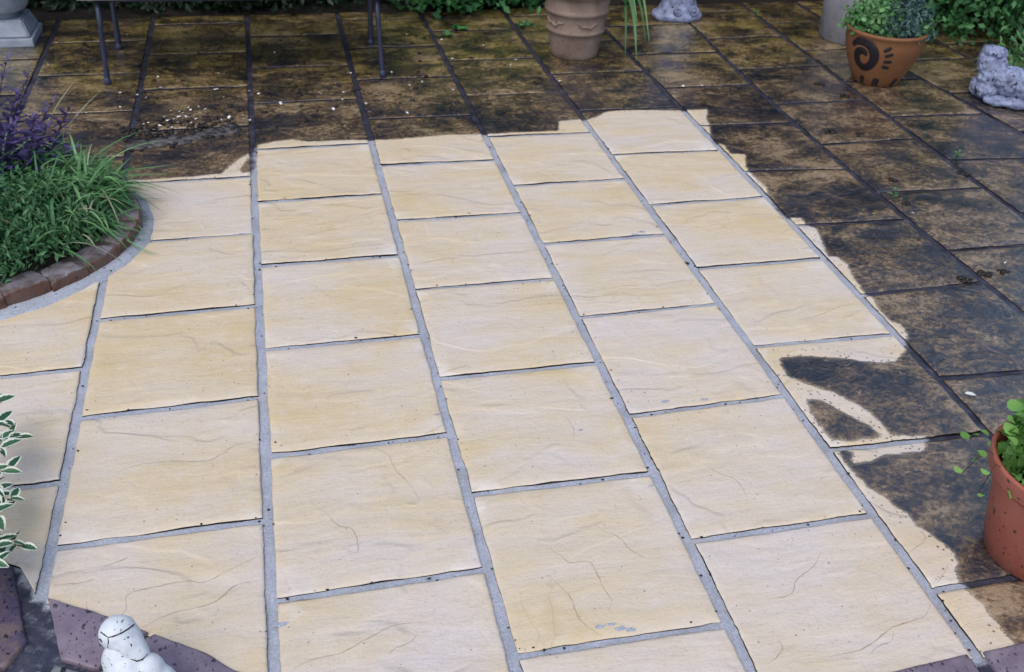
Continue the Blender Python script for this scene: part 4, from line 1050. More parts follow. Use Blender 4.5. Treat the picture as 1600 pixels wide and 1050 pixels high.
for s in [((-0.05, 1.72, 0.085), (0.8, -0.35, -0.05), 0.13, .006, .1), ((-0.13, 1.78, 0.11), (0.5, -0.75, 0.1), 0.12, .006, .2), ((0.02, 1.88, 0.06), (0.6, -0.7, 0.05), 0.10, .006, .2), ((-0.14, 2.00, 0.14), (0.65, -0.6, 0.05), 0.15, .006, .2),
          ((-0.20, 2.25, 0.16), (0.6, 0.7, 0.6), 0.28, .005, .15), ((-0.24, 2.32, 0.2), (0.55, 0.65, 0.7), 0.2, .006, .1)]:
    b = blades('blade', M_STRAW, [s], grass); b['label'] = 'dry straw coloured blade'
# low green leafy plant at the left front of the bed
low = thing('leafy_ground_plant', 'low dark green small leaved plant behind the nearest edging bricks', 'plant', (-0.40, 1.60, 0.03))
P = []
for x, y in bed_points(6000, -0.40, 0.24, 1.63, 0.22, -0.03):
    hgt = 0.06+0.17*max(0, 1-((x+0.45)/0.5)**2-((y-1.72)/0.42)**2)
    P.append((x, y, 0.03+hgt*rnd.uniform(0.35, 1.05)))
n = len(P)
P = np.array(P)-np.array(low.location)
o = leaf_cloud('leaves', M_GREEN, P, np.tile([0.2, -0.4, 0.7], (n, 1)), 0.030, low, aspect=0.34, jitter=0.9, seed=8); o['kind'] = 'stuff'

# purple leaved upright stems at the back of the bed
LM_PUR = leaf_mesh('leaf', M_PURPLELEAF, 0.068, 0.024, seg=3, fold=0.2, droop=0.25)
LM_PURG = leaf_mesh('leaf', M_BLUELEAF, 0.060, 0.023, seg=3, fold=0.2, droop=0.35)
pur = thing('purple_spiked_plant', 'clump of upright stems with narrow purple leaves behind the grass', 'plant', (-0.34, 2.02, 0.03))
stems = [((-.50+.26*k/11+.02*math.sin(k*5), 1.98+.16*math.cos(k*2.3)), (-.45+.27*k/11+.02*math.sin(k*7), 2.14+.17*math.cos(k*2.3+.4), .235+.075*math.sin(k*3.7)+.05*(1-k/11))) for k in range(12)]+[((-0.42, 2.05), (-0.325, 2.36, 0.30)), ((-0.36, 2.10), (-0.215, 2.33, 0.26)), ((-0.47, 1.98), (-0.40, 2.10, 0.36)), ((-0.33, 2.02), (-0.20, 2.10, 0.26)), ((-0.38, 1.92), (-0.30, 2.02, 0.28)), ((-0.28, 2.0), (-0.13, 2.10, 0.17)), ((-0.5, 2.1), (-0.40, 2.33, 0.34)), ((-0.42, 2.0), (-0.34, 2.22, 0.22)), ((-0.45, 1.9), (-0.36, 2.0, 0.33)), ((-0.5, 1.9), (-0.38, 1.98, 0.40)), ((-0.40, 1.85), (-0.33, 1.90, 0.30)), ((-0.33, 2.05), (-0.25, 2.17, 0.27)), ((-0.42, 2.1), (-0.36, 2.42, 0.24)), ((-0.36, 2.0), (-0.27, 2.22, 0.20))]
stems = [((-.45, 2.16), (-.355, 2.43, .40)), ((-.42, 2.14), (-.30, 2.44, .33)), ((-.5, 2.12), (-.41, 2.40, .40))]+stems[12:23]+stems[:12]+stems[23:]
rest = {LM_PUR: [], LM_PURG: []}
for i, (b, tp) in enumerate(stems):
    p0 = Vector((b[0], b[1], 0.03)); p2 = Vector(tp); p1 = p0.lerp(p2, .5)+Vector((-.012, -.015, .03))
    cur = [p0*(1-t)**2+p1*2*t*(1-t)+p2*t*t for t in [k/10 for k in range(11)]]
    obj('stem', tube_mesh('stem', [c-pur.location for c in cur], [0.0035-0.0022*k/10 for k in range(11)], 6), M_DARKSTEM, pur)
    nk = 26 if i < 11 else 40
    for k in range(nk):
        t = 0.20+0.80*k/(nk-1)
        c = p0*(1-t)**2+p1*2*t*(1-t)+p2*t*t
        a = k*2.4+i
        up = 0.45+0.9*max(0, t-.8)*5
        lm = LM_PUR if (t > 0.40 or k % 3 == 0) else LM_PURG
        mt = dir_matrix(c, (math.cos(a), math.sin(a), up), rnd.uniform(-.3, .3), (1.15-0.65*t)*rnd.uniform(.85, 1.2))
        if i < 11: put('leaf', lm, mt, pur)
        else: rest[lm].append(mt)
def joined(name, lm, mats, parent):
    """the leaves past the counted ones, as one mesh"""
    base = np.array([tuple(v.co)+(1.0,) for v in lm.vertices]); fs = [tuple(p.vertices) for p in lm.polygons]
    V, F, T = [], [], []
    for m in mats:
        M = np.array(Matrix.Translation(-parent.location) @ m)
        b = len(V)
        V += list((base @ M.T)[:, :3]); F += [tuple(k+b for k in f) for f in fs]; T += [rnd.random()]*len(base)
    me = pydata(name, V, F); set_attr(me, 'tint', T); set_attr(me, 'rim', [0.0]*len(V))
    o = obj(name, me, lm.materials[0], parent); o['kind'] = 'stuff'
for lm, ms in rest.items():
    if ms: joined('leaves', lm, ms, pur)

# variegated shrub at the left edge of the picture
var = thing('variegated_shrub', 'cream edged green euonymus leaning in beside the dark purple edging stone', 'shrub', (-0.24, 0.46, 0))
VSH = Vector((-0.022, 0, -.01))
LM_VAR = [leaf_mesh('leaf', M_VARIEG, 0.042, 0.024, seg=4, fold=0.35, droop=0.2), leaf_mesh('leaf', M_VARIEG, 0.034, 0.019, seg=4, fold=0.5, droop=0.4)]
tips = [(-0.115, 0.685, .14), (-0.098, 0.615, .13), (-0.062, 0.560, .12), (-0.085, 0.50, .14), (-0.060, 0.425, .13), (-0.072, 0.375, .12), (-0.035, 0.345, .11), (-0.058, 0.29, .12), (-0.008, 0.225, .09), (-0.050, 0.20, .12), (-0.038, 0.15, .12), (-0.062, 0.11, .13)]
for i, tp in enumerate(tips):
    p0 = Vector((-0.27+rnd.uniform(-.03, .03), tp[1]*.6+.17+rnd.uniform(-.05, .05), 0)); p2 = Vector(tp)+VSH; p1 = p0.lerp(p2, .5)+Vector((0, 0, .09))
    cur = [p0*(1-t)**2+p1*2*t*(1-t)+p2*t*t for t in [k/8 for k in range(9)]]
    obj('stem', tube_mesh('stem', [c-var.location for c in cur], [0.003-0.0016*k/8 for k in range(9)], 5), M_STEM, var)
    dirn = (cur[-1]-cur[-3]).normalized()
    for k in range(13):
        t = 0.55+0.45*k/12
        c = p0*(1-t)**2+p1*2*t*(1-t)+p2*t*t
        a = k*1.9+i
        q = dirn*0.55+Vector((math.cos(a), math.sin(a), 0.35))
        put('leaf', LM_VAR[k % 2], dir_matrix(c, q, rnd.uniform(-.5, .5), rnd.uniform(.8, 1.2)), var)

# ------------------------------------------------------------------ bench behind
bench = thing('garden_bench', 'garden bench with dark blue steel legs and pale slatted seat', 'bench', (0.46, 3.46, 0))
bo = Vector(bench.location)
def bleg(foot, top, name='leg'):
    f = Vector(foot)-bo; t = Vector(top)-bo
    d = t-f
    pts = [f, f+d*0.04, f+d*0.12, f+d*0.3, f+d*0.65, t]
    lg = obj(name, tube_mesh(name, pts, [0.013, 0.015, 0.013, 0.0105, 0.0115, 0.0125], 10), M_METAL, bench)
    obj('foot', lathe_mesh('foot', [(0.0, 0.0), (0.016, 0.0), (0.018, 0.012), (0.015, 0.03), (0.012, 0.034)], 14), M_METAL, lg, tuple(f))
    return lg
SEAT = 0.385
bleg((-0.155, 3.225, 0), (-0.137, 3.24, SEAT)); bleg((1.085, 3.19, 0), (1.068, 3.21, SEAT))
bleg((-0.148, 3.715, 0), (-0.128, 3.70, 0.88)); bleg((1.079, 3.664, 0), (1.098, 3.66, 0.88))
for k in range(5):
    y = 3.215+k*0.108
    bm = box_bm(1.36, 0.088, 0.024, 0.004, 2)
    o = obj('seat_slat', bm, M_WOOD, bench, (0.468-bo.x, y-bo.y, SEAT+0.012), smooth=False)
    o.rotation_euler = (0, 0, -0.03); 
    o.location.z += 0.0
for k in range(3):
    bm = box_bm(1.36, 0.022, 0.075, 0.004, 2)
    o = obj('back_slat', bm, M_WOOD, bench, (0.482-bo.x, 3.672-bo.y, 0.56+k*0.12), smooth=False); o.rotation_euler = (0, 0, -0.03)
for (x, y0, y1) in ((-0.137, 3.24, 3.70), (1.07, 3.20, 3.66)):
    obj('side_rail', tube_mesh('side_rail', [(x-bo.x, y0-bo.y, SEAT-.014), (x-bo.x, y1-bo.y, SEAT-.014)], .011, 8), M_METAL, bench)
obj('front_rail', tube_mesh('front_rail', [(-0.137-bo.x, 3.243-bo.y, SEAT-.014), (1.07-bo.x, 3.205-bo.y, SEAT-.014)], .009, 8), M_METAL, bench)

# ------------------------------------------------------------------ stone plinth at far left
pl = thing('stone_plinth', 'pale blue grey stone pedestal at the far left behind the flower bed', 'pedestal', (-0.70, 3.93, 0))
obj('base', box_bm(0.30, 0.28, 0.04, 0.006, 2, (0, 0, .02)), M_PLINTH, pl, smooth=False)
bm = box_bm(0.28, 0.26, 0.078, 0.0, 1, (0, 0, .081))
for v in bm.verts:
    if v.co.z > .1: v.co.x *= .80; v.co.y *= .80
bmesh.ops.bevel(bm, geom=list(bm.edges), offset=.007, segments=2, affect='EDGES')
obj('block', bm, M_PLINTH, pl, smooth=False)
obj('urn', lathe_mesh('urn', [(0.0, .118), (0.085, .118), (0.080, .135), (0.085, .146), (0.118, .152), (0.132, .166), (0.142, .19), (0.16, .25), (0.19, .34), (0.215, .42), (0.225, .44), (0.20, .445), (0.19, .40), (0.0, .39)], 48), M_PLINTH, pl)

# ------------------------------------------------------------------ pale terracotta pot with strap leaved plant
px, py = 2.095, 3.425
pot = thing('terracotta_pot', 'tall pale weathered terracotta pot with two moulded rings', 'plant pot', (px, py, 0))
body = [(0.0, 0.0), (0.112, 0.0), (0.120, 0.006), (0.125, 0.03), (0.137, 0.10), (0.142, 0.128), (0.150, 0.132), (0.152, 0.139), (0.149, 0.146), (0.145, 0.150), (0.150, 0.20), (0.153, 0.222), (0.162, 0.227), (0.165, 0.236), (0.162, 0.245), (0.158, 0.250), (0.164, 0.29), (0.168, 0.315), (0.182, 0.318), (0.185, 0.335), (0.180, 0.345), (0.160, 0.345), (0.150, 0.30), (0.0, 0.295)]
me = lathe_mesh('body', body, 64)
for v in me.vertices:                                   # moulded swags between the rings
    if 0.15 < v.co.z < 0.222:
        a = math.atan2(v.co.y, v.co.x)
        k = 0.0
obj('body', me, M_TERRA_OLD, pot)
for k in range(5):
    a0 = k*2*math.pi/5-1.9
    pts = []
    for j in range(13):
        t = j/12; a = a0+t*0.95
        z = 0.203-0.028*math.sin(math.pi*t)+0.006*math.sin(t*19)
        r = 0.1455+0.105*(z-0.15)
        pts.append((r*math.cos(a), r*math.sin(a), z))
    obj('moulded_swag', tube_mesh('moulded_swag', pts, [0.002+0.0045*math.sin(math.pi*j/12)+0.0015*math.sin(j*2.3)**2 for j in range(13)], 7), M_TERRA_OLD, pot)
obj('soil', lathe_mesh('soil', [(0.0, 0.31), (0.157, 0.308)], 32), M_SOIL, pot)
ml = bmesh.new()
for k in range(30):                                     # white mesh collar standing inside the rim
    a0, a1 = 2*math.pi*k/30, 2*math.pi*(k+1)/30
    for z in (0.335, 0.355, 0.375, 0.395):
        vs = [ml.verts.new((0.150*math.cos(a), 0.150*math.sin(a), zz)) for a, zz in ((a0, z), (a1, z), (a1, z+.013), (a0, z+.013))]
        ml.faces.new(vs)
    vs = [ml.verts.new((0.149*math.cos(a), 0.149*math.sin(a), zz)) for a, zz in ((a0, .315), (a0+.13, .315), (a0+.13, .41), (a0, .41))]
    ml.faces.new(vs)
obj('mesh_collar', ml, M_WHITE, pot, smooth=False)
strap = thing('strap_leaf_plant', 'long narrow green strap leaves hanging over the side of the pale pot', 'plant', (px+0.05, py, 0.31))
def strap_leaf(pts, w, mat=M_GRASS):
    v, f = [], []
    n = 14
    P = [Vector(p) for p in pts]
    def cr(t):
        k = t*(len(P)-1); i = min(int(k), len(P)-2); u = k-i
        a = P[max(i-1, 0)]; b = P[i]; c = P[i+1]; d = P[min(i+2, len(P)-1)]
        return 0.5*((2*b)+(c-a)*u+(2*a-5*b+4*c-d)*u*u+(3*b-a-3*c+d)*u**3)
    for i in range(n+1):
        t = i/n; p = cr(t); q = cr(min(1, t+.02))-cr(max(0, t-.02))
        s = q.cross(Vector((-.25, 1, 0.1)))
        s = s.normalized() if s.length > 1e-6 else Vector((1, 0, 0))
        ww = w*0.5*min(1, (1.02-t)*3.2)*(0.6+0.4*min(1, t*5))
        nn = q.cross(s).normalized()*ww*0.35
        for e, fo in ((-1, 1), (0, 0), (1, 1)): v.append(p+s*e*ww+nn*fo-Vector(strap.location))
    for i in range(n):
        for k in range(2):
            a = i*3+k; f.append((a, a+1, a+4, a+3))
    me = pydata('leaf', v, f); set_attr(me, 'tint', [0.0]*len(v))
    return obj('leaf', me, mat, strap)
bx, by = px+0.09, py-0.02
for (x1, z1, x2, y2, z2, w) in [(2.31, .40, 2.365, 3.22, .02, .018), (2.29, .42, 2.325, 3.28, .012, .016), (2.33, .38, 2.375, 3.25, .012, .017), (2.35, .45, 2.445, 3.28, .09, .014), (2.30, .36, 2.33, 3.30, .06, .013), (2.34, .40, 2.40, 3.22, .12, .014), (2.27, .5, 2.36, 3.25, .20, .013)]:
    strap_leaf([(bx, by, .31), (0.5*(bx+x1)+.02, by-.02, z1-.02), (x1, by-.08, z1-.06), (0.5*(x1+x2)+.015, 0.5*(by+y2), 0.55*z1+.45*z2), (x2, y2, z2)], w)
for k in range(9):
    a = rnd.uniform(0, 6.28); h = rnd.uniform(.25, .45); r = rnd.uniform(.1, .25)
    strap_leaf([(bx, by, .31), (bx+r*.4*math.cos(a), by+r*.4*math.sin(a), .31+h*.7), (bx+r*math.cos(a), by+r*math.sin(a), .31+h)], .014)

# ------------------------------------------------------------------ cast stone ornaments (voxel-merged solids)
def solid(name, balls, mat, parent, voxel=0.006, smooth=3, disp=0.003, dscale=0.03, clip=True):
    bm = bmesh.new()
    for (c, r, rot) in balls:
        b = bmesh.ops.create_icosphere(bm, subdivisions=4, radius=1.0)
        m = Matrix.Translation(Vector(c)) @ Euler(rot).to_matrix().to_4x4() @ Matrix.Diagonal((r[0], r[1], r[2], 1))
        for v in b['verts']: v.co = m @ v.co
    me = bpy.data.meshes.new('tmp'); bm.to_mesh(me); bm.free()
    t = bpy.data.objects.new('tmp', me); scene.collection.objects.link(t)
    md = t.modifiers.new('r', 'REMESH'); md.mode = 'VOXEL'; md.voxel_size = voxel
    ms = t.modifiers.new('s', 'SMOOTH'); ms.iterations = smooth; ms.factor = 0.6
    ev = t.evaluated_get(bpy.context.evaluated_depsgraph_get())
    out = bpy.data.meshes.new_from_object(ev)
    bpy.data.objects.remove(t)
    out.name = name
    for v in out.vertices:
        n = Vector(v.normal)
        k = mnoise.noise(v.co/dscale)+0.6*mnoise.noise(v.co/dscale*2.3)
        v.co += n*k*disp
        if clip and v.co.z < 0: v.co.z = 0
    out.materials.clear()
    return obj(name, out, mat, parent)
# blue grey ornament at the right: upright neck, reclining body, scrolled foot
orn = thing('stone_animal_ornament', 'blue grey cast stone ornament with upright neck, lying before the green shrub', 'garden ornament', (3.98, 2.52, 0))
oo = (3.98, 2.52)
def L2(x, y, z): return (x-oo[0], y-oo[1], z)
solid('body', [(L2(3.915, 2.590, .05), (.055, .085, .05), (0, 0, 0)), (L2(3.930, 2.58, .11), (.062, .060, .11), (0, .10, 0)), (L2(3.912, 2.60, .175), (.056, .052, .075), (0, -.05, 0)), (L2(3.918, 2.60, .222), (.058, .052, .028), (0, .1, 0)), (L2(3.960, 2.60, .205), (.03, .03, .035), (0, .3, 0)),
               (L2(4.00, 2.52, .095), (.10, .075, .075), (0, .5, 0)), (L2(4.08, 2.47, .08), (.11, .085, .068), (0, .3, -.2)), (L2(4.18, 2.43, .06), (.12, .09, .06), (0, .15, -.2)), (L2(4.28, 2.42, .05), (.08, .08, .05), (0, 0, 0))], M_ORN, orn, 0.005, 1, 0.008, 0.022)
solid('foot', [(L2(3.93, 2.50, .022), (.065, .06, .024), (0, 0, .3)), (L2(3.99, 2.445, .022), (.075, .045, .024), (0, 0, -.45)), (L2(4.08, 2.40, .022), (.07, .045, .024), (0, 0, -.2)), (L2(4.17, 2.38, .03), (.07, .045, .03), (0, 0, 0))], M_ORN, orn, 0.006, 2, 0.005, 0.025)
tor = bmesh.new()
for i in range(20):
    for j in range(8):
        a = 2*math.pi*i/20; b = 2*math.pi*j/8
        r = .019+.008*math.cos(b)
        tor.verts.new((r*math.cos(a), .008*math.sin(b), r*math.sin(a)))
tor.verts.ensure_lookup_table()
for i in range(20):
    for j in range(8):
        tor.faces.new([tor.verts[k] for k in (i*8+j, i*8+(j+1) % 8, ((i+1) % 20)*8+(j+1) % 8, ((i+1) % 20)*8+j)])
obj('ring', tor, M_ORN, orn, L2(4.045, 2.368, .062))
# small plants tucked behind the ornament
tuft = thing('flowering_tuft', 'small light green leafy tuft with a red bloom behind the grey ornament', 'plant', (4.12, 2.70, 0))
n = 260
P = np.stack([nrs.normal(0, .07, n), nrs.normal(0, .05, n), np.abs(nrs.normal(.12, .06, n))], 1)
o = leaf_cloud('leaves', M_POTLEAF, P, np.tile([0, -.3, 1.0], (n, 1)), .045, tuft, aspect=.3, seed=4); o['kind'] = 'stuff'
bm = bmesh.new()
for k in range(6):
    a = k*math.pi/3
    blob_bm(bm, (.03+.012*math.cos(a), -.03, .215+.012*math.sin(a)), (.010, .006, .010), k)
obj('bloom', bm, mat_plain('red_petal', (0.30, 0.035, 0.025), 0.5), tuft)
# statue base beyond the pale pot
st = thing('statue_base', 'blue grey stone foot of a figure with two carved rosettes', 'statue', (2.86, 3.97, 0))
prof = [(0.0, 0.0), (0.118, 0.0), (0.128, 0.012), (0.130, 0.028), (0.124, 0.036), (0.108, 0.046), (0.100, 0.062), (0.092, 0.085), (0.085, 0.11), (0.088, 0.125), (0.080, 0.13), (0.074, 0.16), (0.07, 0.22), (0.09, .30), (0.10, .38), (0.075, .48), (0.05, .54), (0.055, .60), (0.03, .66), (0.0, .67)]
me = lathe_mesh('base', prof, 44, 0.10, 4.0, 1.12, 0.9)
for v in me.vertices: v.co += Vector(v.normal)*0.004*mnoise.noise(v.co*45)
obj('base', me, M_ORN, st)
for (x, r) in ((-.035, .022), (.066, .028)):
    ro = obj('rosette', lathe_mesh('rosette', [(0, .012), (r*.3, .012), (r*.42, .005), (r*.62, .004), (r*.75, .012), (r*.95, .010), (r, 0), (r, -.02)], 24), M_ORN, st, (x, -.098 if x < 0 else -.088, .062))
    ro.rotation_euler = (R(68), 0, 0)
# grey cylindrical pot
gp = thing('concrete_planter', 'plain grey concrete planter half hidden behind the spiral painted pot', 'planter', (3.735, 3.52, 0))
obj('body', lathe_mesh('body', [(0, 0), (0.175, 0), (0.186, .010), (0.196, .20), (0.200, .40), (0.196, .41), (0.18, .405), (0.175, .36), (0, .35)], 48), M_CONC, gp)
obj('soil', lathe_mesh('soil', [(0, .365), (0.177, .362)], 24), M_SOIL, gp)

# ------------------------------------------------------------------ orange pot with black spiral
sx_, sy_ = 3.505, 2.875
sp_pot = thing('spiral_painted_pot', 'orange terracotta pot painted with a black spiral and dashes', 'plant pot', (sx_, sy_, 0))
SPROF = [(0.0, 0.0), (0.100, 0.0), (0.112, 0.006), (0.132, 0.05), (0.160, 0.11), (0.180, 0.17), (0.188, 0.215), (0.186, 0.238), (0.192, 0.250), (0.198, 0.258), (0.196, 0.268), (0.180, 0.268), (0.172, 0.235), (0.0, 0.23)]
obj('body', lathe_mesh('body', SPROF, 72), M_TERRA, sp_pot)
obj('soil', lathe_mesh('soil', [(0, .245), (0.176, .243)], 32), M_SOIL, sp_pot)
def sp_r(z):
    for (r0, z0), (r1, z1) in zip(SPROF[1:9], SPROF[2:9]):
        if z0 <= z <= z1: return r0+(r1-r0)*(z-z0)/max(z1-z0, 1e-6)
    return SPROF[2][0]
FACE = math.atan2(-1.47-sy_, 0.586-sx_)
def on_pot(u, z, lift=0.0015):
    """u metres to the right of the pot's side that faces the path"""
    r = sp_r(z)+lift
    a = FACE+u/0.165
    return Vector((r*math.cos(a), r*math.sin(a), z))
def ribbon(name, pts, widths, n=1):
    """painted raised mark along pts (u, z)"""
    v, f = [], []
    for i, (u, z) in enumerate(pts):
        a = pts[max(i-1, 0)]; b = pts[min(i+1, len(pts)-1)]
        d = Vector((b[0]-a[0], b[1]-a[1])).normalized(); s = Vector((-d.y, d.x))
        for e, l in ((-1, .0004), (-.8, .0022), (-.3, .0026), (.3, .0026), (.8, .0022), (1, .0004)):
            q = Vector((u, z))+s*e*widths[i]*.5
            v.append(on_pot(q.x, max(q.y, 0.008), l))
    for i in range(len(pts)-1):
        for k in range(5):
            a = i*6+k; f.append((a, a+1, a+7, a+6))
    return obj(name, pydata(name, v, f), M_BLACKGLAZE, sp_pot)
sp_pts, sp_w = [], []
cu, cz = -0.078, 0.153
for i in range(41):
    t = i/40
    a = R(150)-t*R(480)          # outer arm at upper left, curling clockwise inward
    rr = 0.080-0.060*t
    sp_pts.append((cu+rr*0.86*math.cos(a), cz+rr*1.05*math.sin(a)))
    sp_w.append((0.046-0.014*t)*min(1, .45+t*6)*min(1, .5+(1-t)*5))
ribbon('spiral_mark', sp_pts, sp_w)
for (u, z, an) in [(.022, .212, .75), (.034, .184, .45), (.036, .150, .1), (.034, .120, -.2)]:
    ribbon('dash_mark', [(u-.017*math.cos(an), z-.017*math.sin(an)), (u, z), (u+.017*math.cos(an), z+.017*math.sin(an))], [.017, .020, .017])
for (u, w) in [(-.085, .030), (.004, .040), (.13, .04)]:
    ribbon('bar_mark', [(u, .009), (u, .025), (u+.004, .042), (u+.006, .052)], [w, w, w, w*.7])
pp = thing('mixed_foliage_plant', 'dome of light green and blue green small leaves in the spiral pot', 'plant', (sx_, sy_, .245))
def dome(n, cx, cy, rad, hz, seed):
    r = np.random.RandomState(seed)
    u = r.normal(0, 1, (n, 3)); u[:, 2] = np.abs(u[:, 2]); u /= np.linalg.norm(u, axis=1)[:, None]
    w = np.array([1+.25*mnoise.noise(Vector(tuple(q*2.6))+Vector((seed, 0, 0))) for q in u])
    k = (r.uniform(.55, 1.05, n)*w)[:, None]
    return u*k*np.array([rad, rad, hz])+np.array([cx, cy, 0.0]), u
rt = Vector((math.cos(FACE+math.pi/2), math.sin(FACE+math.pi/2)))   # towards picture right
P, N = dome(1500, -rt.x*.06, -rt.y*.06, .155, .17, 5)
o = leaf_cloud('light_leaves', M_POTLEAF, P, N, .026, pp, aspect=.8, seed=15); o['kind'] = 'stuff'
P, N = dome(1300, rt.x*.07, rt.y*.07, .135, .19, 9)
o = leaf_cloud('blue_leaves', M_BLUELEAF, P, N, .032, pp, aspect=.34, seed=16); o['kind'] = 'stuff'
P, N = dome(260, rt.x*.15, rt.y*.15, .07, .10, 12)
o = leaf_cloud('light_leaves', M_POTLEAF, P, N, .026, pp, aspect=.8, seed=18); o['kind'] = 'stuff'

# ------------------------------------------------------------------ plastic pot at the right edge
rx, ry = 2.212, -0.135
rp = thing('plastic_pot', 'terracotta coloured plastic pot splashed with dirt at the right edge', 'plant pot', (rx, ry, 0))
prof = [(0.0, 0.0), (0.108, 0.0), (0.114, 0.004), (0.118, 0.030), (0.121, 0.034), (0.150, 0.215), (0.152, 0.222), (0.166, 0.226), (0.170, 0.232), (0.172, 0.262), (0.174, 0.268), (0.170, 0.272), (0.163, 0.270), (0.160, 0.235), (0.150, 0.21), (0.0, 0.205)]
obj('body', lathe_mesh('body', prof, 72, .012, 2.0), M_PLASTIC, rp)
obj('soil', lathe_mesh('soil', [(0, .228), (0.157, .224)], 32), M_SOIL, rp)
cr = thing('creeping_plant', 'trailing plant with small round bright green leaves in the plastic pot', 'plant', (rx, ry, .226))
LM_CR = []
for (s, tt) in ((.029, 0), (.024, 0), (.033, 0)):
    v, f = [(0, 0, 0.0)], []
    for k in range(10):
        a = 2*math.pi*k/10
        v.append((s*.5*math.sin(a)*.95, s*.5*(1-math.cos(a)), .0028*math.cos(2*a)+.003))
    for k in range(10): f.append((0, 1+k, 1+(k+1) % 10))
    v[0] = (0, s*.5, -.001)
    me = pydata('leaf', v, f); set_attr(me, 'tint', [0.0]*len(v)); me.materials.append(M_CREEP)
    me.polygons.foreach_set('use_smooth', [True]*len(me.polygons))
    LM_CR.append(me)
P, N = dome(2200, 0, 0, .160, .185, 44)
o = leaf_cloud('leaves', M_CREEP, P+np.array([0, 0, .01]), N, .026, cr, aspect=.95, seed=45); o['kind'] = 'stuff'
for k in range(262):
    a = rnd.uniform(0, 2*math.pi); r = .150*math.sqrt(rnd.random())
    z = .262+.190*(1-(r/.19)**2)*rnd.uniform(.70, 1.12)
    put('leaf', LM_CR[k % 3], dir_matrix((rx+r*math.cos(a), ry+r*math.sin(a), z), (math.cos(a*3+k), math.sin(a*3+k), rnd.uniform(-.1, .55)), rnd.uniform(-.5, .5), rnd.uniform(.8, 1.25)), cr)
for k, (ax, ln, zd, nl) in enumerate([(2.75, .04, .045, 3), (2.35, .035, .01, 3), (3.0, .02, .06, 2)]):
    d = Vector((math.cos(ax), math.sin(ax), 0)); b = Vector((rx, ry, 0))+d*.15
    pts = [b+Vector((0, 0, .255)), b+d*.035+Vector((0, 0, .278)), b+d*(.03+ln*.6)+Vector((0, 0, .265-zd*.4)), b+d*(.03+ln)+Vector((0, 0, .25-zd))]
    obj('stem', tube_mesh('stem', [p-cr.location for p in pts], .0012, 5), M_STEM, cr)
    for j in range(nl):
        t = (j+1.5)/(nl+.5)*(len(pts)-1); i = min(int(t), len(pts)-2); p = pts[i].lerp(pts[i+1], t-i)
        put('leaf', LM_CR[j % 3], dir_matrix(p, (d.x*.5+rnd.uniform(-.8, .8), d.y*.5+rnd.uniform(-.8, .8), .15), rnd.uniform(-.4, .4), rnd.uniform(.6, .85)), cr)

# ------------------------------------------------------------------ white stone animal ornament in the foreground
dog = thing('stone_dog', 'white speckled stone animal ornament with blunt muzzle and grooved brow', 'garden ornament', (0.232, -0.165, 0))
# local axes: face points to picture right and slightly towards the path; head centre height .165
def dl(x, y, z): return (x-0.232, y+0.165, z)
solid('body', [(dl(.226, -.175, .030), (.072, .068, .036), (0, 0, 0)), (dl(.224, -.172, .080), (.050, .048, .065), (0, 0, 0)), (dl(.212, -.150, .120), (.036, .034, .042), (0, 0, 0)), (dl(.246, -.172, .088), (.040, .036, .055), (0, .45, 0)), (dl(.266, -.18, .06), (.040, .036, .055), (0, .35, 0)), (dl(.285, -.21, .018), (.046, .03, .020), (0, 0, -.5))], M_DOG, dog, 0.004, 8, 0.0008, 0.02)
hd = solid('head', [(dl(.211, -.126, .166), (.0345, .034, .031), (0, 0, 0)), (dl(.221, -.134, .160), (.0325, .031, .028), (0, .5, -.7)), (dl(.230, -.144, .153), (.0285, .027, .0245), (0, .6, -.7)), (dl(.238, -.152, .145), (.0245, .0235, .0215), (0, .6, -.7)), (dl(.244, -.158, .139), (.0215, .021, .019), (0, .6, -.7))], M_DOG, dog, 0.0025, 12, 0.0006, 0.02, False)
# carved grooves follow the head surface
from mathutils.bvhtree import BVHTree
bmh = bmesh.new(); bmh.from_mesh(hd.data); tree = BVHTree.FromBMesh(bmh)
def carve(name, pts, r=0.0013):
    q = []
    for p in pts:
        e_ = cam.location-dog.location; d_ = Vector(dl(*p))-e_
        loc, nrm, _, _ = tree.ray_cast(e_, d_.normalized())
        if loc is None: loc, nrm, _, _ = tree.find_nearest(Vector(dl(*p)))
        q.append(loc+nrm*0.0002)
    return obj(name, tube_mesh(name, q, [r*.5]+[r]*(len(q)-2)+[r*.5], 6), M_LINE, hd)
for nm, pts, r in DOGLINES: carve(nm, pts, r)
bmh.free()

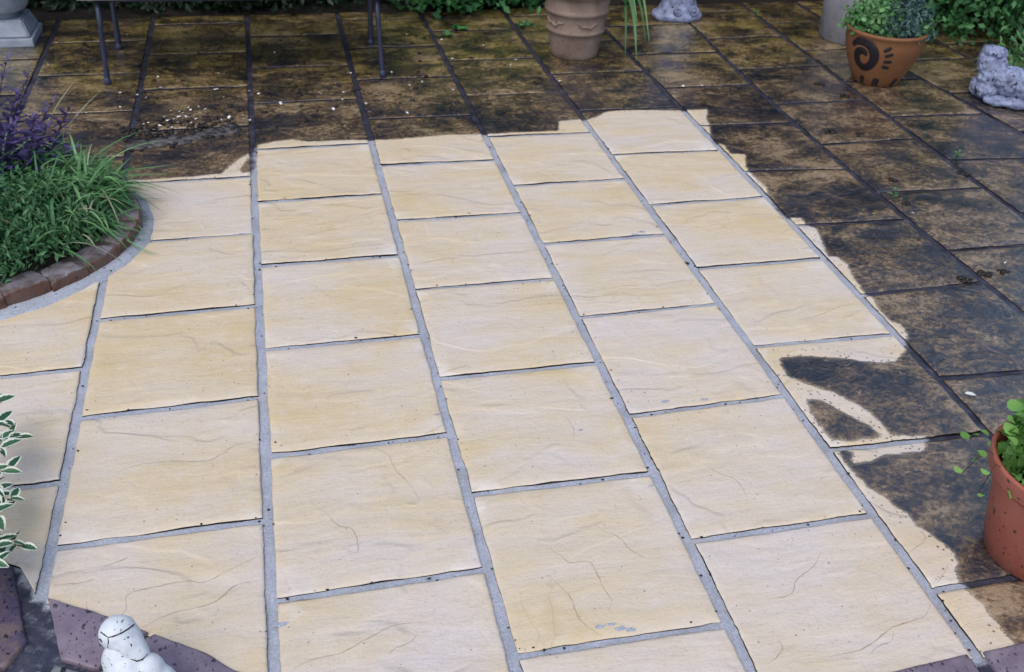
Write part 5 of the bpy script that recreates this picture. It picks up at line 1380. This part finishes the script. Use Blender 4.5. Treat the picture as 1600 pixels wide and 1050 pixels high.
# ------------------------------------------------------------------ petals, fallen leaf, weeds
pet_meshes = []
for k in range(4):
    v, f = [(0, 0, .003)], []
    r = random.Random(k)
    for j in range(9):
        a = 2*math.pi*j/9
        v.append((.010*math.cos(a)*r.uniform(.8, 1.15), .0065*math.sin(a)*r.uniform(.75, 1.2), r.uniform(.001, .006)))
    for j in range(9): f.append((0, 1+j, 1+(j+1) % 9))
    me = pydata('petal', v, f); me.materials.append(M_PETAL); pet_meshes.append(me)
for i, (x, y) in enumerate(PETALS):
    o = bpy.data.objects.new('petal', pet_meshes[i % 4])
    o.location = (x, y, .003)
    o.rotation_euler = (rnd.uniform(-.35, .35), rnd.uniform(-.35, .35), rnd.uniform(0, 6.28))
    s = rnd.choice([.5, .6, .7, .85, 1.0]); o.scale = (s, s, s)
    link(o)
    if x > 1.9 and y < 2.2: lab, grp = ('white petal alone on the dark slab at the right, level with the washed corner' if y > 1.4 else 'white petal on the dark slabs near the right edge of the picture'), 'stray white petals'
    elif y > 3.02: lab, grp = 'small white petal lying under or behind the bench legs', 'petals under the bench'
    elif y < 2.86 and x < 0.46: lab, grp = 'small white petal in the dense scatter above the grey silt ridge', 'petals above the silt ridge'
    elif x < 1.35: lab, grp = 'small white petal on the dark slabs between the bench and the washed paving', 'petals between bench and washed paving'
    else: lab, grp = 'small white petal on the dark slabs in front of the pale terracotta pot', 'petals before the pale pot'
    tag(o, lab, 'petal', grp)
fl = leaf_mesh('fallen_leaf', mat_plain('bleached_leaf', (0.62, 0.64, 0.58), .5), .030, .017, seg=4, fold=.2, droop=.1)
o = bpy.data.objects.new('fallen_leaf', fl); link(o)
o.matrix_world = dir_matrix((FALLEN[0], FALLEN[1], .006), (1, -.45, 0.05))
tag(o, 'single pale oval leaf lying on the slab joint left of the plastic pot', 'leaf')
for k, (x, y, n_, lab) in enumerate([(WEEDS[0][0], WEEDS[0][1], 9, 'tiny green weed seedling growing between dark slabs at far right'), (WEEDS[1][0], WEEDS[1][1], 4, 'tiny green shoot in the joint between two dark slabs'), (WEEDS[2][0], WEEDS[2][1], 7, 'small pale green weed in the dark border right of the statue foot')]):
    w = thing('weed', lab, 'weed', (x, y, 0))
    obj('stem', tube_mesh('stem', [(0, 0, -.004), (.002, 0, .02), (.004, .002, .045)], .0015, 5), M_STEM, w)
    lm = leaf_mesh('leaf', M_POTLEAF, .028, .014)
    for j in range(n_):
        put('leaf', lm, dir_matrix((x+.002, y, .012+.035*j/n_), (math.cos(j*2.4), math.sin(j*2.4), .5), 0, rnd.uniform(.6, 1.0)), w)
